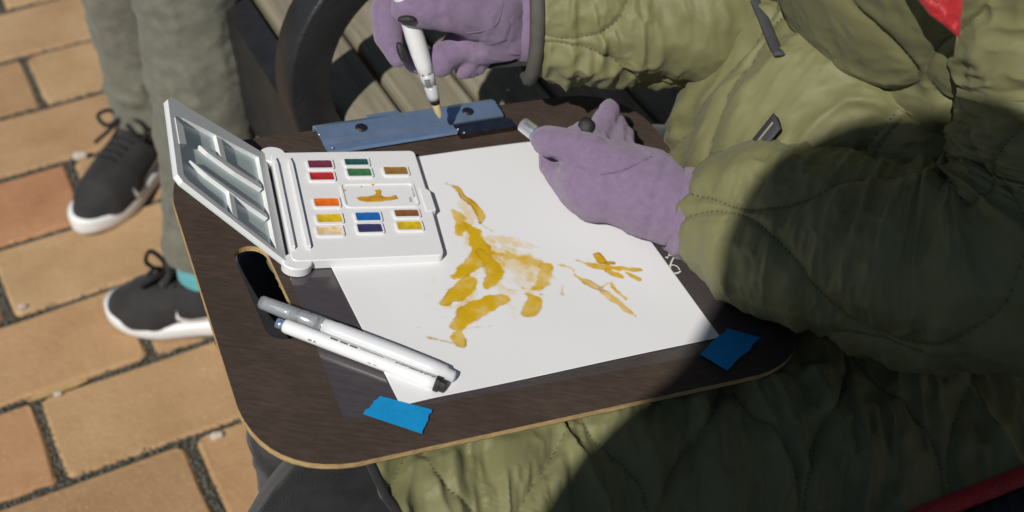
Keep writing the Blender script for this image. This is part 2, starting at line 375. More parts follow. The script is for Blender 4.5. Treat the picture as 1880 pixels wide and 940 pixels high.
def catmull(C, n):
    C = np.array(C, float); m = len(C)
    E = np.vstack([2 * C[0] - C[1], C, 2 * C[-1] - C[-2]])
    dense = []
    for i in range(m - 1):
        p0, p1, p2, p3 = E[i:i + 4]
        for t in np.linspace(0, 1, 24, endpoint=False):
            dense.append(.5 * ((2 * p1) + (-p0 + p2) * t + (2 * p0 - 5 * p1 + 4 * p2 - p3) * t * t + (-p0 + 3 * p1 - 3 * p2 + p3) * t ** 3))
    dense.append(C[-1]); dense = np.array(dense)
    s = np.r_[0, np.cumsum(np.linalg.norm(np.diff(dense[:, :3], axis=0), axis=1))]
    t = np.linspace(0, s[-1], n)
    return np.array([np.interp(t, s, dense[:, k]) for k in range(dense.shape[1])]).T, t
def tube_grid(ctrl, nu, nv, ref):
    """a tube through control rows (x, y, z, ra, rb): returns points (nu, nv, 3), length s, round-the-tube distance"""
    C, s = catmull(ctrl, nu); P = C[:, :3]
    T = np.gradient(P, axis=0); T /= np.linalg.norm(T, axis=1, keepdims=True)
    ref = np.array(ref, float); N_ = ref - T * (T @ ref)[:, None]; N_ /= np.linalg.norm(N_, axis=1, keepdims=True)
    B_ = np.cross(T, N_)
    th = np.linspace(0, 2 * PI, nv, endpoint=False)
    V = P[:, None] + C[:, 3][:, None, None] * np.cos(th)[None, :, None] * N_[:, None] + C[:, 4][:, None, None] * np.sin(th)[None, :, None] * B_[:, None]
    rm = float(np.mean((C[:, 3] + C[:, 4]) / 2))
    return V, s[:, None] + 0 * th[None], (th[None] + 0 * s[:, None]) * rm, rm
def grid_normals(V, closed):
    du = np.gradient(V, axis=0)
    if closed: dv = (np.roll(V, -1, 1) - np.roll(V, 1, 1)) / 2
    else: dv = np.gradient(V, axis=1)
    n = np.cross(dv, du); n /= np.linalg.norm(n, axis=2, keepdims=True) + 1e-12
    return n
def grid_faces(nu, nv, closed, keep=None):
    i = np.arange(nu - 1)[:, None]; j = np.arange(nv if closed else nv - 1)[None]
    j2 = (j + 1) % nv
    q = np.stack([i * nv + j, i * nv + j2, (i + 1) * nv + j2, (i + 1) * nv + j], -1).reshape(-1, 4)
    if keep is not None:
        kf = keep.reshape(-1); q = q[kf[q].all(1)]
    return q
def quilt(u, v, P, Q, A=.46, ph=0.0):
    """onion quilting: seams run along v and swing towards each other; distance to the nearest seam, and which cell"""
    w = np.sin(2 * PI * v / Q + ph)
    w = np.sign(w) * np.abs(w) ** .8
    sl = A * P * 2 * PI / Q * np.cos(2 * PI * v / Q + ph) * .8
    k0 = np.floor(u / P); d = np.full(np.broadcast(u, v).shape, 9.0); cell = k0 + 0 * d
    for dk in (-1, 0, 1, 2):
        k = k0 + dk; uk = P * k + np.where(k % 2 == 0, 1, -1) * A * P * w
        dd = np.abs(u - uk) / np.sqrt(1 + sl * sl)
        d = np.minimum(d, dd)
    return d
def crease(x, y, seed, w=.16):
    """sharp grooves between soft swells, as in creased cloth"""
    return -np.exp(-np.abs(2 * noise(x, y, seed) - 1) / w)
def wrinkles(u, v, fu, fv, seed, octs=4, g=.58):
    """drapery: ridges with sharp crests, long one way and close together the other, patchy like real cloth"""
    h = 0; amp = 1.0
    for o in range(octs):
        k = 1.9 ** o; wx = 1.3 * fbm(u * 9 * k ** .5, v * 9 * k ** .5, seed + 30 + o); wy = 1.6 * fbm(u * 8 * k ** .5, v * 8 * k ** .5, seed + 50 + o)
        m = .35 + .9 * sstep(.32, .62, fbm(u * 10 + o * 3, v * 10, seed + 70 + o))
        h = h + amp * m * (ridge(u * fu * k + wx, v * fv * k + wy, seed + o) ** 1.25 - .5); amp *= g
    return h
def puffy(u, v, P, Q, amp, seed, ph=0.0, fold=.004, fu=14., fv=40., A=.46, u0=0.0):
    wu = u - u0 + .007 * (fbm(u * 16, v * 16, seed + 40) - .5); wv = v + .014 * (fbm(u * 8, v * 8, seed + 41) - .5)
    d = quilt(wu, wv, P, Q, A, ph)
    h = amp * (1 - np.exp(-d / .013)) * (.7 + .6 * fbm(u * 9, v * 9, seed))
    h += .0016 * (1 - np.exp(-d / .0022))                              # the seam itself bites in
    # short puckers that run off the seam
    pk = .35 + 1.1 * noise(v * 26, u * 26, seed + 3)
    h += np.exp(-d / .016) * (1 - np.exp(-d / .003)) * .0034 * pk * (ridge(v * 74 + 2.5 * fbm(u * 40, v * 12, seed + 19), d * 16 + u * 5, seed + 4) ** 1.3 - .5)
    h += fold * wrinkles(u, v, fu, fv, seed + 1) * (1 - .45 * np.exp(-d / .01))
    return h, d

def surface_nets(fn, lo, hi, h):
    lo = np.array(lo, float); hi = np.array(hi, float); n = np.ceil((hi - lo) / h).astype(int) + 1
    ax = [lo[k] + h * np.arange(n[k]) for k in range(3)]
    X, Y, Z = np.meshgrid(*ax, indexing='ij')
    G = fn(X, Y, Z); S_ = G < 0
    nx, ny, nz = n
    acc = np.zeros((nx - 1, ny - 1, nz - 1, 3)); cnt = np.zeros((nx - 1, ny - 1, nz - 1))
    corner = [(0, 0, 0), (1, 0, 0), (0, 1, 0), (1, 1, 0), (0, 0, 1), (1, 0, 1), (0, 1, 1), (1, 1, 1)]
    sl = lambda A, c: A[c[0]:c[0] + nx - 1, c[1]:c[1] + ny - 1, c[2]:c[2] + nz - 1]
    for a in range(8):
        for bit in range(3):
            b = a | (1 << bit)
            if b == a: continue
            ga, gb = sl(G, corner[a]), sl(G, corner[b]); m = (ga < 0) != (gb < 0)
            t = np.where(m, ga / np.where(m, ga - gb, 1), 0)
            for k in range(3): acc[..., k] += np.where(m, corner[a][k] + t * (corner[b][k] - corner[a][k]), 0)
            cnt += m
    cell = cnt > 0; idx = np.full(cell.shape, -1, int); idx[cell] = np.arange(cell.sum())
    I = np.argwhere(cell); V = lo + h * (I + acc[cell] / cnt[cell][:, None])
    F = []
    for k in range(3):
        d = [0, 0, 0]; d[k] = 1
        A_ = S_[:nx - d[0], :ny - d[1], :nz - d[2]]; B_ = S_[d[0]:, d[1]:, d[2]:]
        E_ = np.argwhere(A_ != B_); u, v = [(1, 2), (2, 0), (0, 1)][k]
        ok = (E_[:, u] > 0) & (E_[:, v] > 0) & (E_[:, u] < n[u] - 1) & (E_[:, v] < n[v] - 1); E_ = E_[ok]
        inside = A_[E_[:, 0], E_[:, 1], E_[:, 2]]
        q = []
        for du, dv in ((0, 0), (-1, 0), (-1, -1), (0, -1)):
            e = E_.copy(); e[:, u] += du; e[:, v] += dv; q.append(idx[e[:, 0], e[:, 1], e[:, 2]])
        q = np.stack(q, 1); q = np.where(inside[:, None], q, q[:, ::-1]); F.append(q)
    F = np.vstack(F); F = F[(F >= 0).all(1)]
    return V, F
def chain_sdf(X, Y, Z, pts):
    d = np.full(X.shape, 9.0)
    if len(pts) == 1: pts = [pts[0], tuple(np.array(pts[0]) + (1e-5, 0, 0, 0))]
    for p, q in zip(pts[:-1], pts[1:]):
        p = np.array(p, float); q = np.array(q, float); ab = q[:3] - p[:3]; l = ab @ ab + 1e-12
        t = np.clip(((X - p[0]) * ab[0] + (Y - p[1]) * ab[1] + (Z - p[2]) * ab[2]) / l, 0, 1)
        e = np.sqrt((X - p[0] - ab[0] * t) ** 2 + (Y - p[1] - ab[1] * t) ** 2 + (Z - p[2] - ab[2] * t) ** 2) - (p[3] + (q[3] - p[3]) * t)
        d = np.minimum(d, e)
    return d
def smin(a, b, k):
    h = np.clip(.5 + .5 * (b - a) / k, 0, 1); return b * (1 - h) + a * h - k * h * (1 - h)
def blob_mesh(name, chains, h, k, m, parent=None, relax=2, extra=None, wr=None):
    """one continuous surface grown over tapering chains [(points (x, y, z, r), blend)]"""
    A_ = np.vstack([np.array(c[0], float) for c in chains]); r = A_[:, 3].max() + .012
    lo = (A_[:, :3] - A_[:, 3:]).min(0) - .012; hi = (A_[:, :3] + A_[:, 3:]).max(0) + .012
    def fn(X, Y, Z):
        d = None
        for pts, kk in chains:
            e = chain_sdf(X, Y, Z, pts); d = e if d is None else smin(d, e, kk or k)
        return extra(X, Y, Z, d) if extra else d
    V, F = surface_nets(fn, lo, hi, h)
    for _ in range(relax):                          # a little smoothing
        acc = np.zeros_like(V); cn = np.zeros(len(V))
        for a, b in ((0, 1), (1, 2), (2, 3), (3, 0)):
            np.add.at(acc, F[:, a], V[F[:, b]]); np.add.at(cn, F[:, a], 1)
            np.add.at(acc, F[:, b], V[F[:, a]]); np.add.at(cn, F[:, b], 1)
        V = V * .5 + .5 * acc / np.maximum(cn, 1)[:, None]
    if wr:                                            # cloth creases along the normals
        n_ = np.zeros_like(V); fn_ = np.cross(V[F[:, 1]] - V[F[:, 0]], V[F[:, 2]] - V[F[:, 0]])
        for a in range(4): np.add.at(n_, F[:, a], fn_)
        n_ /= np.linalg.norm(n_, axis=1, keepdims=True) + 1e-12
        V = V + n_ * wr(V)[:, None]
    return mesh_obj(name, V, F, m, parent, True)

def rebase(o):
    """put a lone mesh object's origin at the middle of its base"""
    n = len(o.data.vertices); a = np.empty(n * 3, np.float32); o.data.vertices.foreach_get('co', a); a = a.reshape(-1, 3)
    c = np.array([(a[:, 0].min() + a[:, 0].max()) / 2, (a[:, 1].min() + a[:, 1].max()) / 2, a[:, 2].min()])
    o.data.vertices.foreach_set('co', (a - c).astype(np.float32).ravel()); o.location = Vector(c); o.data.update(); return o

# ================================================================== the pavement
YAW = .4665; BW = .1129 * CAM_H; BL = 2 * BW; OX = -.0012 * CAM_H; OY = .8795 * CAM_H
gx = np.array([math.cos(YAW), math.sin(YAW), 0]); gy = np.array([-math.sin(YAW), math.cos(YAW), 0])
def gpt(u, v, z=0): return gx * (OX + u) + gy * (OY + v) + np.array([0, 0, z])
mb = MB(); mb.add([(-60, -60, -.007), (60, -60, -.007), (60, 60, -.007), (-60, 60, -.007)], [[0, 1, 2, 3]])
pave = mb.build('pavement', 'sand'); tag(pave, 'tan brick pavement in running bond with gritty dark joints', kind='structure')
JW = .0115
def brick_mesh(seed):
    rr = random.Random(seed); hx = BL / 2 - JW / 2; hy = BW / 2 - JW / 2
    out = []
    for cx, cy, a0 in ((hx, hy, 0), (-hx, hy, 90), (-hx, -hy, 180), (hx, -hy, 270)):
        rc = .004 + rr.random() * .005
        for a in (10, 80):
            sx = math.copysign(1, cx); sy = math.copysign(1, cy)
            out.append((cx - sx * rc + rc * math.cos(R(a0 + a)), cy - sy * rc + rc * math.sin(R(a0 + a))))
        # a point along the edge to the next corner keeps the edge a little uneven
        nx_, ny_ = {0: (0, hy), 90: (-hx, 0), 180: (0, -hy), 270: (hx, 0)}[a0]
        out.append((nx_ + rr.uniform(-.002, .002), ny_ + rr.uniform(-.002, .002)))
    P = np.array(out) + np.array([[rr.uniform(-.0012, .0012), rr.uniform(-.0012, .0012)] for _ in out]); n = len(P)
    q = P * (1 - .0045 / np.abs(P).max(1, keepdims=True))
    t = [rr.uniform(-.0008, .0008) for _ in range(n)]
    V = [(*p, -.05) for p in P] + [(*p, -.0042) for p in P] + [(*p, t[i]) for i, p in enumerate(q)]
    F = [[j * n + i, j * n + (i + 1) % n, (j + 1) * n + (i + 1) % n, (j + 1) * n + i] for j in range(2) for i in range(n)] + [[2 * n + i for i in range(n)]]
    me = bpy.data.meshes.new('brick'); me.from_pydata(V, [], F); me.materials.append(M['brick']); me.update(); return me
BM = [brick_mesh(i) for i in range(6)]
RB = brick_mesh(3); RB.materials[0] = M['red_brick']
red_at = [atz(60, 370, 0)[:2]]
nb = 0
for row in range(-4, 13):
    for j in range(-9, 7):
        u = (j + (.5 if row % 2 else 0) + .5) * BL; v = (row + .5) * BW
        c = gpt(u, v)
        px_, py_ = proj(c)
        if not (c[1] > .35 and -900 < px_ < 1500 and -700 < py_ < 1500): continue
        k_ = rnd.randrange(6); du_ = [np.array([(c[:2] - q) @ gx[:2], (c[:2] - q) @ gy[:2]]) for q in red_at]
        red = any(abs(w_[0]) < BL / 2 and abs(w_[1]) < BW / 2 for w_ in du_)
        o = bpy.data.objects.new('brick', RB if red else BM[k_]); o.parent = pave
        o.location = Vector(c) + Vector((rnd.uniform(-.0015, .0015), rnd.uniform(-.0015, .0015), rnd.uniform(-.0015, .001)))
        o.location.z += .0
        o.rotation_euler = (rnd.uniform(-.004, .004), rnd.uniform(-.004, .004), YAW + rnd.choice((0, PI)) + rnd.uniform(-.006, .006))
        COL.objects.link(o); nb += 1
# grit lying in the joints
V = []; Fq = []
def grain(c, r):
    n = len(V); k = [rnd.uniform(.6, 1.3) for _ in range(6)]
    for i, d in enumerate(((1, 0, 0), (-1, 0, 0), (0, 1, 0), (0, -1, 0), (0, 0, 1), (0, 0, -1))): V.append(c + np.array(d) * r * k[i])
    Fq.extend([[n + a, n + b, n + e] for a, b, e in ((0, 2, 4), (2, 1, 4), (1, 3, 4), (3, 0, 4), (2, 0, 5), (1, 2, 5), (3, 1, 5), (0, 3, 5))])
for row in range(-2, 9):
    for i in range(3200):
        u = rnd.uniform(-5.5, 2.5) * BL
        if rnd.random() < .62: v = row * BW + rnd.gauss(0, .0042)
        else:
            j = math.floor(u / BL); u = (j + (.5 if row % 2 else 0)) * BL + rnd.gauss(0, .0042); v = (row + rnd.random()) * BW
        grain(gpt(u, v, -.0055 + rnd.random() * .003), rnd.choice((.0012, .0016, .002, .0026)))
g = mesh_obj('joint_grit', V, Fq, 'grit', pave, False); tag(g, kind='stuff')
def pebble(px_, py_, r, label):
    c = atz(px_, py_, r * .5)
    rr = random.Random(px_); ph = [(rr.uniform(.75, 1.1)) for _ in range(3)]
    o = blob_mesh('pebble', [([(c[0] - r * .5, c[1], c[2], r * .8), (c[0] + r * .5 * ph[0], c[1] + r * .3, c[2], r * .7 * ph[1])], 0)], r / 5, .004, 'pebble')
    rebase(o); tag(o, label, 'pebble', 'pebbles on the paving')
pebble(399, 801, .007, 'pale tan pebble in the joint beside the board corner')
pebble(42, 563, .005, 'whitish pebble where two joints meet at the left')
pebble(107, 724, .0045, 'tiny pale pebble at the joint crossing in lower left')
pebble(148, 287, .009, 'pale chip of stone on the paving beside the left shoe')
mb = MB((gpt(.008, BW + .002, .002) - gx * .075, gx, gy, np.array([0, 0, 1.0])))
pl = [(0, 0), (.02, .006), (.045, .0075), (.07, .003), (.075, 0), (.06, -.003), (.03, -.004), (.01, -.003)]
mb.prism([(x, y) for x, y in pl], 0, .002, 0)
c0 = atz(95, 722, .002); o = mb.build('dry_leaf', 'leaf'); o.location += Vector(c0 - np.array(o.data.vertices[0].co) - gx * .03)
tag(o, 'thin curled tan leaf sliver lying along a paving joint', 'leaf')

# ================================================================== the bench
D = np.array([.45, -.893, 0]); D /= np.linalg.norm(D); PN = np.array([-D[1], D[0], 0])     # along the seat, and front to back
def bench_pt(a, s, z): return PN * a + D * s + np.array([0, 0, z])
SEAT = .455
bench = empty('bench', bench_pt(.56, -.5, 0)); tag(bench, 'weathered slatted bench with a curved black iron armrest', 'bench')
BA = math.atan2(D[1], D[0])
def slat(a0, a1, s0, s1, z0, z1, name='seat_slat', tilt=0):
    L_ = s1 - s0; w = a1 - a0; h = z1 - z0; c = .006
    V = []; n = 0
    prof = [(-w / 2, 0), (-w / 2, h - c), (-w / 2 + c * .35, h - c * .3), (-w / 2 + c, h), (w / 2 - c, h), (w / 2 - c * .35, h - c * .3), (w / 2, h - c), (w / 2, 0)]
    V = [(-L_ / 2, y, z) for y, z in prof] + [(L_ / 2, y, z) for y, z in prof]; n = len(prof)
    F = [[i, (i + 1) % n, n + (i + 1) % n, n + i][::-1] for i in range(n)] + [list(range(n)), [n + i for i in range(n)][::-1]]
    me = bpy.data.meshes.new(name); me.from_pydata(V, [], F); me.materials.append(M['wood']); me.update()
    o = bpy.data.objects.new(name, me); o.parent = bench
    o.location = Vector(bench_pt((a0 + a1) / 2, (s0 + s1) / 2, z0) - world_loc(bench)); o.rotation_euler = (tilt, 0, BA); COL.objects.link(o); return o
S0, S1 = -1.75, -.22
edges = [.347, .411, .484, .556, .628, .700, .772]
for a, b in zip(edges[:-1], edges[1:]): slat(a + .003, b - .003, S0, S1, SEAT - .035, SEAT)
for k in range(4): slat(.80, .87, S0, S1, .52 + k * .085, .545 + k * .085, 'back_slat', tilt=R(75))
def bmesh_part(name, fn, m='iron', smooth=False):
    mb = MB((np.zeros(3), PN, D, np.array([0, 0, 1.0]))); fn(mb); return mb.build(name, m, bench, smooth)
bmesh_part('front_rail', lambda m: m.box(.310, .342, S0, S1, SEAT - .135, SEAT - .004, .003))
bmesh_part('back_rail', lambda m: m.box(.776, .80, S0, S1, SEAT - .10, SEAT - .03, .003))
def loop(s):
    """flat iron band bent into a round armrest loop"""
    ca, cz = .447, .50; n = 48; w = .021
    V = []
    for i in range(n):
        t = 2 * PI * i / n; co, si = math.cos(t), math.sin(t)
        for (da, ds) in ((.0, -w), (.0, w), (-.042, w), (-.042, -w)):
            V.append((ca + (.150 + da) * co, s + ds, cz + (.148 + da) * si))
    F = [[i * 4 + k, i * 4 + (k + 1) % 4, ((i + 1) % n) * 4 + (k + 1) % 4, ((i + 1) % n) * 4 + k] for i in range(n) for k in range(4)]
    return V, F
for s in (-1.075, -.27):
    o = bmesh_part('armrest', lambda m: m.add(*loop(s)), 'iron', True)
    bv = o.modifiers.new('edge', 'BEVEL'); bv.width = .004; bv.segments = 2; bv.limit_method = 'ANGLE'; bv.angle_limit = R(50)
    for a in (.34, .76): bmesh_part('leg', lambda m: m.box(a - .02, a + .02, s - .035, s + .035, 0, SEAT - .036, .003))
    bmesh_part('back_post', lambda m: m.box(.815, .845, s - .02, s + .02, SEAT - .06, .86, .003))
    bmesh_part('seat_bearer', lambda m: m.box(.343, .80, s - .02, s + .02, SEAT - .062, SEAT - .037, .002))

# ================================================================== drawing board and what lies on it
BT = .0046
board = empty('drawing_board', bp(.11, .13, -BT)); tag(board, 'dark brown hardboard drawing board with steel clip, resting on the lap', 'drawing board')
outer = rquad([(-.107, -.035), (.330, -.041), (.340, .302), (-.086, .292)], .062, 10)
hole = rrect(-.0645, -.0395, .078, .174, .0123, 6)
fr_board = (BO, BX, BY, BN)
# board with a real handle slot: triangulated between outline and slot through bmesh
import bmesh
def plate_with_hole(name, outer, holes, z0, z1, mats, parent, frame):
    bm = bmesh.new()
    def wp(p, z): return Vector(frame[0] + frame[1] * p[0] + frame[2] * p[1] + frame[3] * z - world_loc(parent))
    loops = [outer] + holes; tops = []; bots = []
    for lp in loops:
        t = [bm.verts.new(wp(p, z1)) for p in lp]; b = [bm.verts.new(wp(p, z0)) for p in lp]
        for a, dst in ((t, tops), (b, bots)):
            dst.extend([bm.edges.new((a[i], a[(i + 1) % len(a)])) for i in range(len(a))])
        for i in range(len(lp)):
            j = (i + 1) % len(lp); f = bm.faces.new((b[i], b[j], t[j], t[i])); f.material_index = 1
    for es in (tops, bots):
        r = bmesh.ops.triangle_fill(bm, edges=es, use_beauty=True, use_dissolve=False)
        for f in r['geom']:
            if isinstance(f, bmesh.types.BMFace): f.material_index = 0
    bmesh.ops.recalc_face_normals(bm, faces=bm.faces)
    me = bpy.data.meshes.new(name); bm.to_mesh(me); bm.free()
    for m_ in mats: me.materials.append(M[m_])
    o = bpy.data.objects.new(name, me); return link(o, parent)
plate_with_hole('panel', outer, [hole], -BT, 0, ['hardboard', 'board_edge'], board, fr_board)
# steel clip along the far edge
cl0 = np.array(bpx(588, 257, .004)); cl1 = np.array(bpx(918, 206, .004))
cxd = (cl1 - cl0); CLL = np.linalg.norm(cxd); cxd /= CLL; cyd = np.array([-cxd[1], cxd[0]])
ox_, oy_, oz_ = BX * cxd[0] + BY * cxd[1], BX * cyd[0] + BY * cyd[1], BN
frc = (bp(*cl0), ox_, oy_, oz_)
mb = MB(frc)
prof = [(.016, .0008), (.0165, .0058), (.012, .0075), (-.003, .0062), (-.008, .0048), (-.0165, .0052), (-.018, .0030), (-.0165, .0040), (-.008, .0034), (-.003, .0048), (.011, .0060), (.0148, .0048), (.0148, .0008)]
def clip_seg(x0, x1, yl):
    n = len(prof); V = []
    for x in (x0, x1):
        for y, z in prof: V.append((x, max(y, yl), z))
    F = [[i, (i + 1) % n, n + (i + 1) % n, n + i] for i in range(n)] + [list(range(n))[::-1], [n + i for i in range(n)]]
    mb.add(V, F)
clip_seg(0, CLL * .70, -.02); clip_seg(CLL * .7002, CLL, -.0065)
clip = mb.build('clip', 'sky_tinted_chrome', board)
mb = MB(frc); mb.box(CLL * .71, CLL * 1.03, -.022, -.0085, .0005, .0048, .0012); mb.build('clip_lever', 'dark_reflection_steel', board)
mb = MB(frc); mb.box(.048, .078, .0168, .0205, .001, .0055, .0008); mb.build('clip_tab', 'sky_tinted_chrome', board)
for t in (.225, .82):
    mb = MB(frc); mb.prism([(CLL * t + .0052 * math.cos(q * PI / 8), .004 + .0048 * math.sin(q * PI / 8)) for q in range(16)], .006, .0082, .0008); mb.build('rivet', 'rivet', clip)
for x, y in ((.0, .003), (.004, -.015), (CLL * .70, -.017), (CLL * .72, -.022)):
    mb = MB(frc); mb.lathe([(-.001, .0002), (0, .0012), (.001, .0002)], 8); mb.V = [v + ox_ * x + oy_ * y + oz_ * .007 for v in mb.V]; mb.build('clip_corner', 'silver', clip, True)
# white script mark printed on the board, mostly hidden by the sleeve
def on_board(q, h=.0006): return atb(q[0], q[1], h)
zc = lambda X, Y: (1150 + X / 7.835, 420 + Y / 7.835)
M['print_white'] = mat('print_white', (.70, .70, .62), .6, .1, 90)
mb = MB()
for pts, r in (([(690, 400), (660, 450), (640, 500), (630, 560), (645, 610), (690, 640), (740, 635), (780, 610)], .00075),
               ([(560, 545), (610, 530), (660, 520), (710, 530), (745, 555), (765, 590)], .0006),
               ([(605, 380), (625, 345), (660, 325), (695, 325), (705, 345), (680, 375), (640, 385), (605, 382)], .0005),
               ([(560, 405), (590, 418), (600, 400)], .0006), ([(500, 460), (540, 450), (560, 470)], .0006)):
    P, _ = catmull([on_board(zc(*q), .0005) for q in pts], 26)
    mb.tube(P, r, 6, True, flat=.35)
mb.build('printed_logo', 'print_white', board)

# clear film under the paper
mb = MB(fr_board); mb.add([(-.040, -.001, .0006), (.306, -.0145, .0006), (.298, .240, .0006), (-.026, .240, .0006)], [[0, 1, 2, 3]])
o = mb.build('plastic_sheet', 'film'); rebase(o); tag(o, 'clear plastic sheet on the board beneath the white paper', 'plastic sheet')

# paper with the painting
PW, PH = .2575, .2443
nx_, ny_ = 380, 360
gxx = np.linspace(0, PW, nx_); gyy = np.linspace(0, PH, ny_)
GX, GY = np.meshgrid(gxx, gyy, indexing='ij')
z5 = lambda X, Y: bpx(740 + X / 2.612, 300 + Y / 2.612, .0012)
wob = .0016 * (fbm(GX * 160, GY * 160, 3) - .5) * 2
dens = np.zeros_like(GX); rim = np.zeros_like(GX)
K5 = .000158                                       # metres per zoomed pixel
def stroke(pts, w, d, soft=.0018, seed=0, rimk=.5, dry=0.):
    global dens, rim
    P = np.array([z5(*p) for p in pts]); w = np.broadcast_to(np.asarray(w, float), (len(P),)) * K5 / 2 * 1.28
    C, _ = catmull(np.c_[P, w][:, [0, 1, 2]], 40) if len(P) > 2 else (np.array([np.c_[P, w][0] * (1 - t) + np.c_[P, w][1] * t for t in np.linspace(0, 1, 20)]), 0)
    best = np.full(GX.shape, -1.0)
    lo = C[:, :2].min(0) - .02; hi = C[:, :2].max(0) + .02
    m = (GX > lo[0]) & (GX < hi[0]) & (GY > lo[1]) & (GY < hi[1]); x = GX[m]; y = GY[m]; b = np.full(x.shape, -1.0)
    for cx, cy, r in C: b = np.maximum(b, r - np.hypot(x - cx, y - cy))
    b = b + wob[m] * (.6 + soft / .002)
    f = sstep(-soft * .4, soft, b)
    f2 = f * d * (.78 + .5 * (fbm(x * 90, y * 90, seed + 11) - .5) * 2)
    if dry: f2 = f2 * sstep(dry - .22, dry + .05, fbm(x * 260 + y * 90, y * 200, seed + 5))
    t = dens[m]; dens[m] = np.maximum(t, f2) + .2 * np.minimum(t, f2)
    rm = rim[m]; rim[m] = np.maximum(rm, rimk * d * np.exp(-((b - soft * .5) / .0009) ** 2) * sstep(.35, .65, fbm(x * 55, y * 55, seed + 21)))
ST = [([(205, 100), (260, 125), (285, 165), (320, 190), (355, 225), (375, 260), (370, 290)], [7, 16, 22, 26, 32, 28, 10], .95, .0010, 1.0, 0),
      ([(290, 180), (330, 215), (350, 260)], [20, 40, 24], .35, .003, .2, 0), ([(370, 295), (420, 325), (475, 352)], [7, 6, 4], .55, .001, .3, 0),
      ([(240, 232), (268, 255), (280, 300), (275, 345)], [16, 46, 54, 30], .80, .002, .4, 0), ([(310, 190), (318, 250), (330, 290)], [30, 36, 40], .22, .004, 0, .5),
      ([(290, 290), (340, 340), (365, 400), (370, 450), (330, 490), (280, 530), (245, 550)], [30, 58, 74, 88, 76, 58, 30], 1.05, .002, .4, 0),
      ([(300, 420), (330, 440)], [30, 30], .6, .003, 0, .5), ([(370, 430), (420, 490), (440, 530), (415, 570), (400, 600)], [50, 62, 66, 54, 30], 1.0, .002, .4, 0),
      ([(390, 370), (470, 372), (560, 388), (650, 400)], [34, 58, 52, 20], .42, .004, .2, .42), ([(410, 400), (450, 450), (480, 480)], [30, 40, 30], .4, .004, 0, .45),
      ([(420, 430), (520, 450), (620, 470), (680, 500)], [26, 52, 62, 50], .78, .004, .2, .30), ([(690, 490), (675, 550), (640, 598)], [44, 74, 34], .9, .003, .3, 0),
      ([(600, 500), (620, 560)], [50, 60], .4, .006, 0, .4), ([(450, 470), (540, 500), (600, 540)], [60, 84, 60], .30, .006, .1, .45), ([(460, 590), (520, 620), (545, 625)], [24, 40, 22], .45, .004, 0, .42),
      ([(320, 570), (260, 630), (180, 680)], [62, 68, 22], 1.0, .0018, .6, 0), ([(480, 655), (400, 680), (310, 730), (250, 790)], [50, 78, 84, 40], 1.05, .0018, .5, 0),
      ([(480, 660), (520, 700), (525, 730)], [30, 36, 20], .35, .006, 0, .4), ([(265, 810), (268, 850), (285, 880)], [30, 56, 24], 1.05, .0015, .9, 0),
      ([(120, 838), (190, 855), (280, 878)], [5, 8, 10], .8, .0008, .6, 0), ([(590, 630), (630, 660), (610, 710), (575, 735)], [20, 56, 64, 26], .9, .002, .4, 0),
      ([(175, 705), (250, 690), (340, 655)], [22, 24, 16], .4, .003, .1, .4), ([(280, 800), (350, 790), (425, 785)], [10, 8, 5], .5, .001, .2, .4), ([(470, 780), (500, 775)], [5, 4], .4, .001, 0, .4), ([(190, 742), (215, 738)], [10, 6], .35, .002, 0, 0),
      ([(145, 560), (152, 580)], [12, 10], .25, .003, 0, 0), ([(765, 590), (762, 628)], [5, 9], .55, .0012, .3, 0), ([(100, 640), (120, 640)], [5, 4], .2, .002, 0, 0), ([(655, 632), (665, 632)], [5, 5], .6, .0008, .5, 0), ([(575, 602), (582, 605)], [8, 8], .7, .0008, .5, 0), ([(535, 570), (560, 575)], [40, 30], .18, .006, 0, .4),
      ([(835, 465), (890, 485), (940, 495), (1040, 505), (1135, 513)], [7, 20, 32, 26, 14], .88, .0012, .8, 0), ([(935, 445), (948, 465)], [40, 44], 1.15, .001, 1.2, 0), ([(975, 478), (1010, 480)], [14, 12], 1.1, .0008, 1.2, 0),
      ([(980, 515), (1045, 545)], [22, 24], 1.0, .001, .7, 0), ([(1070, 525), (1128, 560)], [14, 18], .9, .001, .8, 0),
      ([(760, 490), (810, 505), (830, 540), (890, 575), (960, 615), (1020, 660), (1060, 700), (1110, 735)], [16, 18, 24, 28, 34, 40, 34, 20], .72, .0016, .9, 0),
      ([(950, 600), (990, 575), (1010, 600), (1068, 655)], [14, 18, 22, 14], .85, .001, 1.0, 0), ([(740, 488), (770, 490)], [6, 10], .5, .001, .3, 0), ([(820, 465), (840, 467)], [5, 8], .6, .001, .5, 0), ([(70, 788), (90, 792)], [5, 4], .3, .001, 0, 0)]
ST += [([(300, 300), (350, 380), (400, 440), (430, 520)], [60, 90, 110, 90], .50, .006, .3, .25), ([(400, 400), (480, 440), (560, 470), (650, 500)], [60, 90, 110, 90], .42, .006, .4, .30), ([(340, 480), (320, 560), (300, 640)], [70, 60, 50], .38, .006, .3, .34),
       ([(430, 560), (480, 620), (470, 660)], [50, 50, 50], .36, .006, .2, .34), ([(330, 640), (300, 690), (270, 740)], [50, 50, 60], .34, .006, .2, .34), ([(280, 180), (300, 240), (310, 300)], [34, 44, 50], .30, .005, .4, .30), ([(560, 560), (600, 600), (620, 650)], [50, 50, 40], .28, .006, .2, .38)]
for i, (p, w, d, s, rk, dry) in enumerate(ST): stroke(p, w, d, s, i * 3, rk, dry)
dens = np.clip(dens, 0, 1.25); rim = np.clip(rim, 0, 1)
pc = np.array([.745, .745, .745]); yl = np.array([.60, .375, .010]); lt = np.array([.70, .52, .22]); dk = np.array([.36, .185, .006])
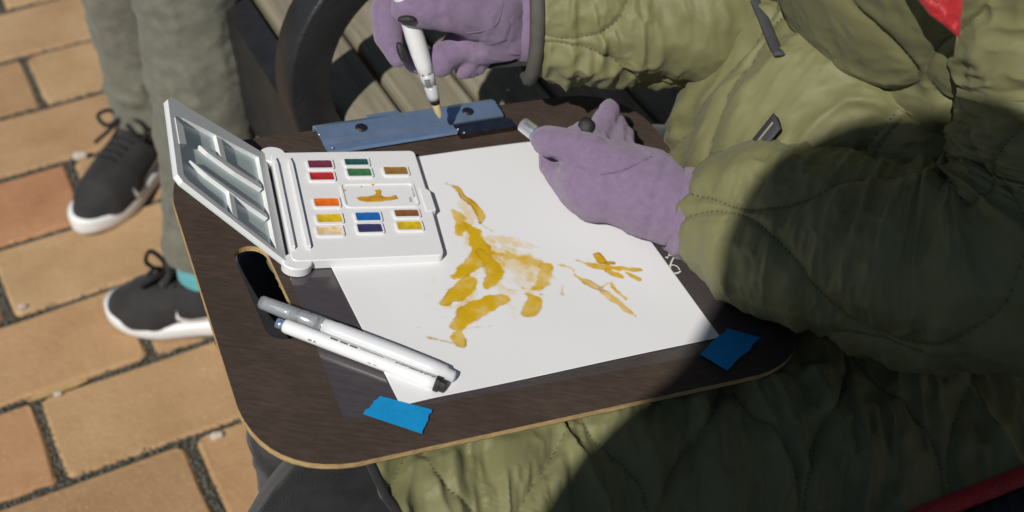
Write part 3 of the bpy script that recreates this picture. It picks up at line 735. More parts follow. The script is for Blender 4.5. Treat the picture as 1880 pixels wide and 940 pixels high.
d1 = np.clip(dens / .5, 0, 1)[..., None]; d2 = np.clip((dens - .4) / .5, 0, 1)[..., None]; r1 = np.clip(rim * 1.05 + np.clip(dens - 1.0, 0, 1) * 1.0, 0, 1)[..., None]
colr = pc * (1 - d1) + lt * d1; colr = colr * (1 - d2) + yl * d2; colr = colr * (1 - r1) + dk * r1
colr = np.concatenate([colr, np.ones((*GX.shape, 1))], -1)
wave = .0016 + .0018 * (noise(GX * 11, GY * 11, 5) - .5) * np.minimum(1, np.minimum(GX, PW - GX) * 40)
PV = BO + BX * GX[..., None] + BY * GY[..., None] + BN * wave[..., None]
o = mesh_obj('painting_paper', PV, grid_faces(nx_, ny_, False), 'paper', None, True, {'paint': colr.reshape(-1, 4)})
o.modifiers.new('thick', 'SOLIDIFY').thickness = .0003; o.modifiers['thick'].offset = -1
rebase(o); tag(o, 'sheet of white paper with a loose mustard yellow watercolour painting', 'paper')

# blue tape
def tape(quad, label, seed):
    Q = [bpx(*q, .002) for q in quad]; rr = random.Random(seed); Q = [np.array(q) for q in Q]
    poly = []
    for i in range(4):
        a, b = Q[i], Q[(i + 1) % 4]; short = i in (1, 3); n = 9 if short else 5
        for k in range(n):
            t = k / n; p = a + (b - a) * t
            if short and k: 
                q = (b - a); q = np.array([q[1], -q[0]]) / np.linalg.norm(q); p = p + q * rr.uniform(-.0008, .0008)
            poly.append(tuple(p))
    mb = MB(fr_board); mb.prism(poly[::-1] if True else poly, .0018, .0022); o = mb.build('masking_tape', 'tape'); rebase(o); tag(o, label, 'tape', 'tape holding the paper')
tape([(697, 727), (793, 752), (775, 796), (667, 760)], 'bright blue strip of tape on the paper corner below the pens', 1)
tape([(1335, 603), (1397, 620), (1335, 680), (1285, 650)], 'shaded blue strip of tape on the right corner of the paper', 2)

# ---------------------------------------------------------------- the watercolour box
rot = R(-10.5); pcx, pcy = .0414, .1923
px2 = np.array([math.cos(rot), math.sin(rot)]); py2 = np.array([-math.sin(rot), math.cos(rot)])
PX = BX * px2[0] + BY * px2[1]; PY = BX * py2[0] + BY * py2[1]
H0 = .0014; HT = .0095                              # underside and top of the tray above the board
fp = (bp(pcx, pcy), PX, PY, BN)
pal = empty('watercolour_box', bp(pcx, pcy, H0)); tag(pal, 'open white plastic watercolour box with paint pans, lying on the paper', 'paint box')
mb = MB(fp)
mb.prism(rquad([(-.060, -.062), (.0535, -.060), (.0555, .006), (.0555, .063), (-.060, .061)], .004, 4), H0, HT, .0008)
mb.build('tray', 'white_plastic', pal)
mb = MB(fp); mb.prism([(.050, -.012), (.0575, -.010), (.0575, .012), (.054, .016), (.050, .016)], H0 + .001, HT + .001, .0006); mb.build('latch', 'white_plastic', pal)
mb = MB(fp); mb.prism([(-.058 + .0105 * math.cos(q * PI / 14), .060 + .0095 * math.sin(q * PI / 14)) for q in range(28)], H0, HT - .0006, .0008); mb.build('hinge_knuckle', 'white_plastic', pal)
mb = MB(fp); mb.prism([(-.056 + .011 * math.cos(q * PI / 14), -.061 + .009 * math.sin(q * PI / 14)) for q in range(28)], H0, HT - .0006, .0008); mb.build('hinge_knuckle', 'white_plastic', pal)
for x0, w in ((-.0585, .0022), (-.0475, .0026)):
    mb = MB(fp); mb.prism([(x0, -.05), (x0 + w, -.05), (x0 + w, .045), (x0 + w * .5, .052), (x0, .045)], HT - .0002, HT + .0034, .0006); mb.build('hinge_rib', 'white_plastic', pal)
pans = [(-23.3, 45, (.165, .030, .060)), (-24.2, 30.6, (.46, .022, .028)), (-25.3, 0, (.80, .155, .008)), (-26.1, -18, (.66, .45, .012)), (-27.9, -31.8, (.76, .70, .55)),
        (5.7, 47.3, (.018, .085, .075)), (5.8, 34.7, (.045, .165, .060)), (35.1, 36.2, (.27, .145, .030)), (3.4, -17, (.010, .135, .42)), (2.4, -30, (.040, .040, .125)), (33.8, -14.1, (.24, .085, .030)), (33.1, -28.2, (.62, .43, .012))]
M['cream_pan'] = None
for i, (x, y, c) in enumerate(pans):
    x /= 1000; y /= 1000; hw, hh = .0092, (.0046 if i not in (5, 10) else .0038)
    p = MB(fp); p.ring(rrect(x - hw - .0012, x + hw + .0012, y - hh - .0012, y + hh + .0012, .0014, 2), rrect(x - hw, x + hw, y - hh, y + hh, .0010, 2), HT - .001, HT + .0016)
    pan = p.build('pan', 'white_plastic', pal)
    p = MB(fp); k = 7; rr = random.Random(i)
    V = []; F = []
    for a in range(k):
        for b in range(5):
            u, v = a / (k - 1) * 2 - 1, b / 4 * 2 - 1
            V.append((x + u * hw * 1.01, y + v * hh * 1.01, HT + .0007 + .0006 * max(abs(u), abs(v)) ** 4 + rr.uniform(-.00015, .00015)))
    F = [[a * 5 + b, (a + 1) * 5 + b, (a + 1) * 5 + b + 1, a * 5 + b + 1] for a in range(k - 1) for b in range(4)]
    p.add(V, F); mname = 'paint_%d' % i
    M[mname] = paint_mat('paint', c) if i != 4 else mat('pale_paint', (.74, .70, .60), .4, .1, 120, col2=(.70, .40, .08))
    p.build('paint_cake', mname, pan, True)
# mixing well with a puddle of mustard paint
mb = MB(fp); mb.ring(rrect(-.012, .046, -.0055, .0225, .004, 4), rrect(-.0106, .0446, -.0042, .0212, .003, 4), HT - .001, HT + .0012); mb.build('mixing_well', 'white_plastic', pal)
zz7 = lambda X, Y: np.array(bpx(560 + X / 4.7, 260 + Y / 4.7, HT))
def pal_poly(pts):
    out = []
    for q in pts:
        w_ = zz7(*q) - np.array([pcx, pcy]); out.append((float(w_ @ px2), float(w_ @ py2)))
    return out
M['wet_mustard'] = mat('wet_mustard', (.58, .33, .02), .2, .3, 160, col2=(.42, .19, .02), spec=.5)
for pts in ([(440, 485), (470, 478), (540, 478), (600, 462), (612, 440), (600, 420), (640, 412), (660, 425), (655, 460), (680, 480), (750, 480), (785, 465), (805, 495), (740, 508), (640, 520), (540, 524), (470, 512)], [(310, 418), (345, 416), (352, 430), (320, 430)], [(568, 378), (590, 355), (602, 368), (588, 384)], [(478, 390), (490, 384), (488, 400)]):
    P = pal_poly(pts)[::-1]
    mb = MB(fp); n = len(P); mb.add([(*p, HT + .0002) for p in P] + [(*(np.array(p) * .9 + np.mean(P, 0) * .1), HT + .0006) for p in P], [[i, (i + 1) % n, n + (i + 1) % n, n + i] for i in range(n)] + [[n + i for i in range(n)]])
    mb.build('paint_puddle', 'wet_mustard', pal, False)
M['smudge'] = mat('smudge', (.42, .38, .40), .6, .3, 300)
for pts in ([(915, 380), (935, 400), (955, 470), (940, 485), (925, 430)], [(895, 485), (912, 480), (925, 520), (905, 525)]):
    mb = MB(fp); mb.prism(pal_poly(pts)[::-1], HT + .0001, HT + .0004); mb.build('paint_smear', 'smudge', pal)
# lid, tipped back on its hinge
LA = R(40); LLn = .100
lx = -PX * math.cos(LA) + BN * math.sin(LA); lz = PX * math.sin(LA) + BN * math.cos(LA)
lo_ = bp(pcx, pcy) + PX * (-.0635) + BN * (HT - .001)
fl = (lo_, lx, PY, lz)
out = [(.0, -.0615), (.0, .0605), (.097, .050), (.1005, .044), (.1005, -.040), (.096, -.0445)][::-1]
inn = [(.009, -.055), (.009, .050), (.088, .033), (.0945, .030), (.0945, -.036), (.091, -.039)][::-1]
mb = MB(fl); mb.ring(out, inn, -.0036, .0); lid = mb.build('lid', 'lid_plastic', pal)
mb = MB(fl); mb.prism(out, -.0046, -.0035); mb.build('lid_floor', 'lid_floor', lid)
mb = MB(fl); mb.prism([(.012, .0098), (.040, .0082), (.066, .0100), (.074, .0125), (.066, .0150), (.040, .0145), (.012, .0150)], -.0036, .0); mb.build('lid_rib', 'lid_plastic', lid)
mb = MB(fl); mb.prism([(.012, -.0185), (.040, -.0170), (.070, -.0150), (.086, -.0138), (.070, -.0182), (.040, -.0220), (.012, -.0230)], -.0036, .0); mb.build('lid_rib', 'lid_plastic', lid)
mb = MB(fl); mb.prism([(.0465, .0140), (.0520, .0140), (.0540, .042), (.0485, .042)], -.0036, -.0004); mb.build('lid_bridge', 'lid_plastic', lid)
mb = MB(fl); mb.prism([(.0450, -.045), (.0500, -.045), (.0500, -.0205), (.0450, -.0205)], -.0036, -.0004); mb.build('lid_bridge', 'lid_plastic', lid)
mb = MB(fl); mb.prism([(.0880, .0020), (.0950, -.0030), (.0960, .026), (.0890, .022)], -.0036, .0006); mb.build('lid_catch', 'lid_plastic', lid)

# ---------------------------------------------------------------- pens on the board
def axis_frame(A_, B_, up=BN):
    x = B_ - A_; L_ = np.linalg.norm(x); x = x / L_; y = np.cross(up, x); y /= np.linalg.norm(y); z = np.cross(x, y); return (A_, x, y, z), L_
a2 = np.array(bpx(476, 553, .0068)); b2 = np.array(bpx(836, 693, .0068))
f1, L1 = axis_frame(bp(*a2, .0068), bp(*b2, .0068))
wb = empty('water_brush', f1[0]); tag(wb, 'clear capped water brush with milky barrel lying above the white pen', 'brush')
mb = MB(f1); mb.lathe([(0, .0012), (.0006, .0040), (.002, .0048), (.020, .0053), (.030, .0056), (.0302, .0050), (.004, .0044), (.003, .001)], 20); mb.build('cap', 'clear', wb, True)
mb = MB(f1); mb.lathe([(.007, .0003), (.012, .0012), (.0225, .0022), (.0235, .0022)], 12); mb.build('bristles', 'bristle_clean', wb, True)
mb = MB(f1); mb.lathe([(.0232, .0026), (.0275, .0030), (.0305, .0038), (.0420, .0044), (.0425, .0040)], 16); mb.build('ferrule', 'black_plastic' if False else 'silver', wb, True)
mb = MB(f1); mb.lathe([(.0304, .0056), (.036, .0060), (.0375, .0052), (.0395, .0060), (.048, .0060), (.0485, .0060)], 20); mb.build('collar', 'clear', wb, True)
mb = MB(f1); mb.lathe([(.0486, .0058), (.056, .0060), (.060, .0063), (.100, .0066), (L1 - .018, .0063), (L1 - .008, .0058), (L1 - .0065, .0046), (L1 - .001, .0040), (L1, .002)], 24); mb.build('barrel', 'milky', wb, True)
mb = MB(f1); mb.lathe([(.052, .0010), (.054, .0042), (.100, .0050), (L1 - .020, .0048), (L1 - .012, .0030)], 20); mb.build('ink_core', 'white_pen', wb, True)
M['ink'] = mat('ink', (.10, .10, .10), .6, .2, 90)
a3 = np.array(bpx(507, 592, .0055)); b3 = np.array(bpx(819, 711, .0055))
f3, L3 = axis_frame(bp(*a3, .0055), bp(*b3, .0055))
pn = empty('fineliner_pen', f3[0]); tag(pn, 'white fine pen with silver clip end and black tip below the brush', 'pen')
mb = MB(f3); mb.lathe([(.0, .0010), (.0003, .0034), (.006, .0036), (.0062, .002)], 16); mb.build('end_plug', 'sky_tinted_chrome', pn, True)
mb = MB(f3); mb.lathe([(.0055, .0030), (.006, .0044), (.008, .0050), (.060, .0052), (L3 - .014, .0052), (L3 - .0075, .0050), (L3 - .007, .0035)], 24); mb.build('barrel', 'white_pen', pn, True)
mb = MB(f3); mb.lathe([(L3 - .0080, .0040), (L3 - .0078, .0058), (L3 - .0045, .0058), (L3 - .0043, .0046), (L3 - .0006, .0045), (L3, .0036)], 10); mb.build('tip_cap', 'rubber', pn)
# printed marks on the barrel, standing 0.1 mm proud
def marks(frame, par, spec, rad):
    mb = MB(frame)
    for x0, x1, ang, w in spec:
        V = []
        for x in (x0, x1):
            for q in (ang - w, ang + w): V.append((x, math.cos(q) * rad, math.sin(q) * rad))
        mb.add(V, [[0, 1, 3, 2]])
    mb.build('printed_marks', 'ink', par)
sp = [(.040 + k * .0072, .0455 + k * .0072, R(93), .13) for k in range(3)] + [(.062, .079, R(88), .05)]
x = .088
while x < .116:
    w = rnd.choice((.0008, .0011, .0014)); sp.append((x, x + w, R(88) + rnd.uniform(-.05, .05), rnd.uniform(.08, .16))); x += w + .0005
sp += [(.026, .0285, R(168), .1), (.030, .0315, R(168), .1), (.070, .0725, R(170), .05), (.074, .0765, R(170), .05)]
marks(f3, pn, sp, .00532)

# ================================================================== the painter
FW = np.array([-.905, -.426, 0]); LW = np.array([.426, -.905, 0])      # the way she faces, and her left
TC = np.array([.335, .963, 0])
def px(x, y, d, r): return (*atd(x, y, d), r)
def pb(x, y, h, r): return (*atb(x, y, h), r)
kneeL = atz(688, 945, .488)
# the axes of her two sleeves: place and the two radii
Lc = [(*atb(1316, 394, .036), .0425, .0395), (*atd(1358, 407, 1.087), .0490, .0485), (*atd(1430, 428, 1.066), .0580, .057), (*atd(1560, 458, 1.035), .0630, .061), (*atd(1720, 488, 1.004), .068, .065),
      (*atd(1860, 470, .978), .070, .070), (*atd(1945, 340, .968), .066, .068), (*atd(1975, 160, .945), .063, .066), (*atd(1985, -40, .92), .064, .068), (*(TC + LW * .15 + FW * -.01 + (0, 0, .93)), .065, .07)]
Rc = [(*atd(983, 38, 1.145), .041, .042), (*atd(1040, 38, 1.148), .046, .046), (*atd(1130, 30, 1.155), .051, .050), (*atd(1260, 8, 1.165), .060, .058), (*atd(1380, -50, 1.175), .066, .064), (*atd(1470, -160, 1.17), .068, .068), (*(TC - LW * .14 + FW * .01 + (0, 0, .93)), .066, .07)]
body = blob_mesh('person', [
    ([(*(TC + LW * 0 + (0, 0, .56)), .10), (*(TC + (0, 0, .82)), .11), (*(TC + (0, 0, .98)), .08)], .03),
    ([(*(TC + FW * .01 + (0, 0, 1.0)), .05), (*(TC + FW * .05 + (0, 0, 1.10)), .05)], .03),
    ([(*(TC + FW * .06 + (0, 0, 1.17)), .085), (*(TC + FW * .04 + (0, 0, 1.25)), .092)], .03),
    ([(*(TC + FW * .152 + (0, 0, 1.185)), .014), (*(TC + FW * .135 + (0, 0, 1.215)), .010)], .012),
    ([(*q[:3], q[3] * .55) for q in Lc[::-1]], .02), ([(*q[:3], q[3] * .55) for q in Rc[::-1]], .02),
    ([(*(TC + LW * .09 + (0, 0, .42)), .06), (*bp(.22, .012, -.12), .05), (*kneeL, .055), (*(kneeL + (-.02, -.02, -.42)), .04)], .03),
    ([(*(TC - LW * .09 + (0, 0, .42)), .06), (*bp(.04, .225, -.105), .045), (*(bp(-.018, .206, 0) * (1, 1, 0) + (0, 0, .10)), .035)], .03)],
    .014, .03, 'skin')
tag(body, 'person in an olive quilted jacket and purple gloves painting on the lap board', 'person')
hair = blob_mesh('hair', [([(*(TC + FW * .02 + (0, 0, 1.27)), .10), (*(TC - FW * .03 + (0, 0, 1.16)), .085), (*(TC - FW * .05 + (0, 0, 1.05)), .06)], 0)], .014, .02, 'hair', body)

def surf_pick(V, pts, off=0.0, Nn=None):
    """points on a built surface that are seen nearest to the given pixels"""
    P = V.reshape(-1, 3); v = P - Cp; d = v @ Cw; X = 940 + FPX * (v @ Cr) / d; Y = 470 - FPX * (v @ Cu) / d
    if Nn is not None: face = (Nn.reshape(-1, 3) * (Cp - P)).sum(1) > 0
    else: face = np.ones(len(P), bool)
    out = []
    for q in pts:
        e = (X - q[0]) ** 2 + (Y - q[1]) ** 2 + np.where(face, 0, 1e9); c = np.argsort(e)[:6]; c = c[np.argmin(d[c])]
        out.append(P[c] + (Nn.reshape(-1, 3)[c] * off if Nn is not None else 0))
    return out
def cloth_tube(name, ctrl, nu, nv, ref, Pn, Q, amp, seed, parent, fold, fu=14., fv=40., ph=0., cuff=0, m='nylon', A=.46, weight=None, apex=None):
    V, s, c, rm = tube_grid(ctrl, nu, nv, ref)
    P = 2 * PI * rm / Pn; u0 = 0.0
    if apex:                                           # put a meeting point of two seams where the photograph has one
        N0 = grid_normals(V, True).reshape(-1, 3); W = V.reshape(-1, 3); q = (W - Cp); dq = q @ Cw
        e = np.hypot(940 + FPX * (q @ Cr) / dq - apex[0], 470 - FPX * (q @ Cu) / dq - apex[1]) + np.where((N0 * q).sum(1) < 0, 0, 1e6)
        i = int(np.argmin(e)); u0 = c.reshape(-1)[i] - .5 * P; ph = PI / 2 - 2 * PI * s.reshape(-1)[i] / Q
    h, d = puffy(c, s, P, Q, amp, seed, ph, fold, fu, fv, A, u0)
    if weight is not None: h = weight(s, c, h)
    N_ = grid_normals(V, True); V = V + N_ * h[..., None]
    at_s = d; al = s + 0 * c
    if cuff:
        # the opening is turned in on itself
        cen = V[0].mean(0); T = V[4].mean(0) - V[0].mean(0); T /= np.linalg.norm(T)
        extra = [V[0] + (cen - V[0]) * f + T * g_ for f, g_ in ((.30, .040), (.22, .022), (.16, .008), (.10, .001), (.04, -.0015))]
        V = np.concatenate([np.array(extra), V]); z = np.full((len(extra), V.shape[1]), .02); at_s = np.concatenate([z, at_s]); al = np.concatenate([z, al])
    o = mesh_obj(name, V, grid_faces(V.shape[0], nv, True), m, parent, True, {'seam': at_s.reshape(-1), 'along': al.reshape(-1)})
    return o, V

# ---- jacket body (torso)
def tz(z, f, fb, sw, side=0.0): return (*(TC + FW * f + LW * side + (0, 0, z)), fb, sw)
tor_ctrl = [tz(.46, .0, .180, .190), tz(.52, .012, .188, .178), tz(.575, .010, .178, .166), tz(.63, -.018, .152, .164), tz(.68, -.026, .140, .172), tz(.74, -.006, .140, .184), tz(.82, .030, .142, .194), tz(.90, .052, .134, .184), tz(.98, .060, .10, .13), tz(1.03, .06, .07, .09)]
def tor_w(s, c, h):
    # heavy folds where the jacket gathers above the lap
    w = sstep(.24, .08, s)
    return h + w * .0150 * wrinkles(c + s * .9, s - c * .5, 9., 30., 71)
torso, TV = cloth_tube('jacket', tor_ctrl, 300, 520, -FW, 16, .185,  .0075, 11, body, .0034, 24., 12., weight=tor_w, apex=(1640, 225))
tag(torso)
TN = grid_normals(TV, True)

# ---- near sleeve (her left arm): cuff over the board, elbow at the right, up to the shoulder
def lw_(s, c, h): return h * (.55 + .45 * sstep(0, .05, s)) + .004 * sstep(.08, .0, s) * (ridge(c * 24, s * 12, 91) ** 1.3 - .5)
sl1, SV1 = cloth_tube('sleeve', Lc, 380, 300, (.15, 1, .1), 6, .24, .0065, 23, torso, .0112, 9., 30., cuff=1, weight=lw_, apex=(1352, 388))
# ---- far sleeve (her right arm)
def rw_(s, c, h): return h * (.5 + .5 * sstep(0, .05, s)) + .004 * sstep(.12, .02, s) * (ridge(c * 12 + 1.5 * fbm(c * 20, s * 20, 55), s * 42, 92) ** 1.3 - .5)
sl2, SV2 = cloth_tube('sleeve', Rc, 260, 260, (.1, 1, .3), 6, .20, .005, 37, torso, .0125, 8., 36., ph=1.2, cuff=1, weight=rw_)
# cuff trim of the far sleeve
def loop_tube(P, r, n=8, flat=None):
    mb = MB(); P = list(P) + [P[0], P[1]]; mb.tube(P, r, n, False, flat); return mb
loop_tube([p + (SV2[9].mean(0) - SV2[5].mean(0)) * -.5 for p in SV2[5][::8]], .0062).build('cuff_trim', 'cuff_trim', sl2, True)
loop_tube([p for p in SV1[6][::8]], .0018).build('cuff_trim', 'nylon', sl1, True)

# ---- jacket skirt over the lap
ns, ntt = 480, 310
e_ = np.linspace(-.030, .80, ns)[:, None]; t_ = np.linspace(0, 1, ntt)[None]
prof_t = np.array([0, .30, .42, .52, .62, .72, .82, .92, 1.0])
pe = np.interp(t_, prof_t, [.20, .03, -.03, -.070, -.105, -.132, -.150, -.160, -.165])
pn_ = np.interp(t_, prof_t, [-.030, -.021, -.021, -.026, -.042, -.072, -.115, -.165, -.22])
for _ in range(14):                                   # round the profile off
    pe[:, 1:-1] = (pe[:, :-2] + 2 * pe[:, 1:-1] + pe[:, 2:]) / 4; pn_[:, 1:-1] = (pn_[:, :-2] + 2 * pn_[:, 1:-1] + pn_[:, 2:]) / 4
swell = 1 + .55 * sstep(.30, .60, e_)                  # wider towards the hip
EY = np.where(pe < -.02, -.02 + (pe + .02) * swell, pe) + 0 * e_
NZ = pn_ + 0 * e_ + .030 * sstep(.35, .55, e_) * sstep(.75, .3, t_)
EX = e_ + .013 * sstep(.4, .7, t_) * sstep(.2, -.03, e_) + 0 * t_
LV = BO + BX * EX[..., None] + BY * EY[..., None] + BN * NZ[..., None]
# towards the hip it lies spread on the seat instead of hanging
ov = .014 * np.logaddexp(0, (SEAT + .010 - LV[..., 2]) / .014) * sstep(.30, .44, LV @ PN)
LV[..., 2] += ov; LV = LV - (BY * (1, 1, 0))[None, None] * ov[..., None]
for _ in range(30): LV[:, 1:-1] = (LV[:, :-2] + 2 * LV[:, 1:-1] + LV[:, 2:]) / 4
for _ in range(20): LV[1:-1] = (LV[:-2] + 2 * LV[1:-1] + LV[2:]) / 4
arc = np.r_[0, np.cumsum(np.linalg.norm(np.diff(LV[ns // 3], axis=0), axis=1))][None] + 0 * e_
SHR = e_ + .45 * (arc - arc[0, ntt // 2])
h, d = puffy(SHR + .02 * (fbm(e_ * 7, arc * 7, 99) - .5), arc, .062, .23, .0065, 61, PI / 2 - 2 * PI * (arc[0, ntt // 2] + .060) / .23, .0085, 36., 8., u0=.016)
under = sstep(-.036, -.028, EY) * sstep(.345, .33, EX)
h = np.minimum(h, .012) * (1 - under) + np.clip(h, 0, .007) * under
# gathers hanging down from under the board
h += (1 - under) * .0105 * (ridge(EX * 34 + 1.2 * fbm(EX * 12, arc * 8, 66), arc * 4, 67) ** 2 - .4) * sstep(.95, .5, t_)
LN = grid_normals(LV, False); LV2 = LV + LN * h[..., None]
v_ = LV2 - Cp; dd_ = v_ @ Cw; XX = 940 + FPX * (v_ @ Cr) / dd_; YY = 470 - FPX * (v_ @ Cu) / dd_
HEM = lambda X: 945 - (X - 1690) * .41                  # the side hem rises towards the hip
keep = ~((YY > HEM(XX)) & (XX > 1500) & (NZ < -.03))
gf = grid_faces(ns, ntt, False)
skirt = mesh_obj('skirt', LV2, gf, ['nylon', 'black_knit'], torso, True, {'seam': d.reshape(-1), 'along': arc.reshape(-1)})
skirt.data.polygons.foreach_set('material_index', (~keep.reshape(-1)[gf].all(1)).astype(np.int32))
skirt.modifiers.new('thick', 'SOLIDIFY').thickness = .004; skirt.modifiers['thick'].offset = -1
mb = MB(); mb.tube(LV2[0][40::6], .0030, 8); mb.build('hem_trim', 'black_knit', skirt, True)
rp = np.array(surf_pick(LV2, [(1600 + k * 16, HEM(1600 + k * 16) + 6) for k in range(0, 20)], .005, LN))
for _ in range(4): rp[1:-1] = (rp[:-2] + 2 * rp[1:-1] + rp[2:]) / 4
mb = MB(); mb.tube(rp, .0085, 8, True, flat=.45); mb.build('red_lining', 'red', skirt, True)

# ---- zips and lining on the jacket front
def strip(name, pts, w, m, off, V=TV, Nn=TN, par=torso, flat=.3, n=40, straight=False):
    P = surf_pick(V, pts, off, Nn); C, _ = catmull(P, n)
    if straight: C = np.array([P[0] * (1 - t) + P[-1] * t for t in np.linspace(0, 1, n)])
    for _ in range(30): C[1:-1] = (C[:-2] + 2 * C[1:-1] + C[2:]) / 4
    mb = MB(); mb.tube(C, w, 8, True, flat); o = mb.build(name, m, par, True); return C, o
strip('front_zip', [(1365, -40), (1383, 0), (1400, 40), (1418, 78), (1430, 108)], .0046, 'zip_tape', .003, flat=.4)
C, zo = strip('pocket_zip', [(1382, 285), (1396, 262), (1410, 242), (1424, 216)], .0135, 'zip_tape', .007, straight=True, flat=.22)
mb = MB()
for i in range(4, 36, 2):
    c = C[i] + (Cp - C[i]) / np.linalg.norm(Cp - C[i]) * .0035; t = C[i + 1] - C[i]; t /= np.linalg.norm(t); s_ = np.cross(t, Cp - C[i]); s_ /= np.linalg.norm(s_)
    mb.tube([c - s_ * .0024, c + s_ * .0024], .0010, 6)
mb.build('zip_teeth', 'zip_teeth', zo)
# red quilted lining showing at the collar opening
a_, b_ = np.linspace(0, 1, 30), np.linspace(0, 1, 24)
q00, q10, q11, q01 = (1662, -30), (1772, -30), (1762, 70), (1706, 28)
pts = []
dl = float(np.median((np.array(surf_pick(TV, [(1700, 20)], 0, TN)) - Cp) @ Cw)) - .030
G = np.zeros((30, 24, 3))
for i, a in enumerate(a_):
    for j, b in enumerate(b_):
        q = np.array(q00) * (1 - a) * (1 - b) + np.array(q10) * a * (1 - b) + np.array(q11) * a * b + np.array(q01) * (1 - a) * b
        bul = .010 * (math.sin(PI * a) * math.sin(PI * b)) ** .5 + .003 * float(ridge(a * 3 + b, b * 4, 5))
        G[i, j] = atd(q[0], q[1], dl - bul)
mesh_obj('collar_lining', G, grid_faces(30, 24, False), 'red', torso, True)

# ---- trousers
def trouser(name, ctrl, nu, nv, ref, m, parent, seed, fold, fu, fv, extra=None):
    V, s, c, rm = tube_grid(ctrl, nu, nv, ref)
    h = fold * (ridge(c * fu + 1.4 * fbm(c * 9, s * 9, seed), s * fv + 1.4 * fbm(c * 7, s * 7, seed + 1), seed + 2) ** 2 - .4) + fold * .5 * (fbm(c * fu * 2, s * fv * 2, seed + 3) - .5)
    if extra is not None: h = h + extra(s, c, rm) + fold * .55 * wrinkles(c, s, fu * .8, fv * 1.5, seed + 60, 3)
    V = V + grid_normals(V, True) * h[..., None]
    return mesh_obj(name, V, grid_faces(nu, nv, True), m, parent, True), V
seamL = lambda s, c, rm: -.0022 * np.exp(-(np.abs(c - rm * 3.6) / .0018) ** 2) + .0016 * np.exp(-(np.abs(c - rm * 3.6 - .004) / .002) ** 2)
ub = lambda a, b, r: (*bp(a, b, -(BT + .042 + r)), r, r)            # a limb axis r below the underside of the board
trouser('trouser_leg', [(*(TC + LW * .09 + (0, 0, .43)), .080, .080), ub(.34, .02, .078), ub(.22, .012, .078), ub(.09, .004, .077), (*kneeL, .072, .072), (*(kneeL + FW * .035 + (0, 0, -.055)), .070, .072), (*(kneeL + FW * .03 + (0, 0, -.16)), .062, .066), (*(kneeL + FW * -.01 + (0, 0, -.40)), .058, .06)], 150, 120, LW, 'black_trousers', body, 5, .004, 16, 18, seamL)
trouser('trouser_leg', [(*(TC - LW * .09 + (0, 0, .43)), .080, .080), ub(.30, .265, .074), ub(.19, .252, .070), ub(.08, .236, .066), ub(.0, .218, .060), (*(bp(-.018, .208, 0) * (1, 1, 0) + (0, 0, .42)), .054, .054), (*(bp(-.018, .205, 0) * (1, 1, 0) + (0, 0, .10)), .048, .050)], 110, 90, LW, 'black_trousers', body, 8, .004, 16, 18)

# ---- gloves
def groove(V, path, w=4.5, dep=.0035):
    q = V - Cp; dq = q @ Cw; P = np.stack([940 + FPX * (q @ Cr) / dq, 470 - FPX * (q @ Cu) / dq], 1); e = np.full(len(V), 1e9)
    for a, b in zip(path[:-1], path[1:]):
        a = np.array(a, float); b = np.array(b, float); t = np.clip(((P - a) @ (b - a)) / ((b - a) @ (b - a)), 0, 1)
        e = np.minimum(e, np.hypot(*(P - a - t[:, None] * (b - a)).T))
    return -dep * np.exp(-(e / w) ** 2)
def seam_on(o, pts, r=.0007):
    n = len(o.data.vertices); a = np.empty(n * 3, np.float32); o.data.vertices.foreach_get('co', a); a = a.reshape(-1, 3).astype(float) + world_loc(o)
    nn = np.empty(n * 3, np.float32); o.data.vertices.foreach_get('normal', nn); nn = nn.reshape(-1, 3).astype(float)
    P = np.array(surf_pick(a, pts, .0001, nn)); C, _ = catmull(P, 40)
    for _ in range(5): C[1:-1] = (C[:-2] + 2 * C[1:-1] + C[2:]) / 4
    mb = MB(); mb.tube(C, r, 6); mb.build('seam', 'glove_seam', o, True)
gl1 = blob_mesh('glove', [
    ([pb(1320, 408, .036, .027), pb(1268, 392, .036, .0300), pb(1190, 360, .036, .0325), pb(1115, 335, .034, .0300), pb(1085, 330, .032, .0270)], 0),
    ([pb(1190, 325, .044, .022), pb(1125, 302, .052, .0185), pb(1060, 275, .056, .0152), pb(1010, 262, .055, .0128), pb(1000, 258, .054, .0118)], .010),
    ([pb(1090, 352, .026, .0235), pb(1050, 335, .022, .0165), pb(1016, 303, .022, .0125), pb(1012, 286, .026, .0110), pb(1034, 262, .038, .0092), pb(1068, 240, .046, .0082)], .005),
    ([pb(1100, 300, .036, .016), pb(1095, 255, .040, .0105), pb(1108, 222, .044, .0098), pb(1120, 200, .046, .0080)], .003),
    ([pb(1130, 300, .032, .014), pb(1128, 255, .036, .0085), pb(1138, 226, .038, .0070)], .0025),
    ([pb(1150, 305, .030, .013), pb(1148, 265, .032, .0080), pb(1152, 246, .033, .0066)], .0025)],
    .0021, .010, 'glove', body, 2, wr=lambda V: .0016 * (ridge(V[:, 0] * 55 + 2 * fbm(V[:, 1] * 40, V[:, 2] * 40, 3), (V[:, 1] - V[:, 2]) * 26, 8) ** 2 - .4) + groove(V, [(1012, 296), (1035, 306), (1065, 313), (1098, 318)], 4.5, .0022) + groove(V, [(1225, 300), (1205, 345), (1200, 395), (1188, 430)], 7, .0016) + .0012 * crease(V[:, 0] * 38 + 1.5 * fbm(V[:, 1] * 30, V[:, 2] * 30, 4), (V[:, 1] + V[:, 2]) * 30, 9, .12))
seam_on(gl1, [(1100, 319), (1125, 314), (1160, 302), (1200, 286)])
tag(gl1, 'purple fleece glove pinching a clear cap over the paper')
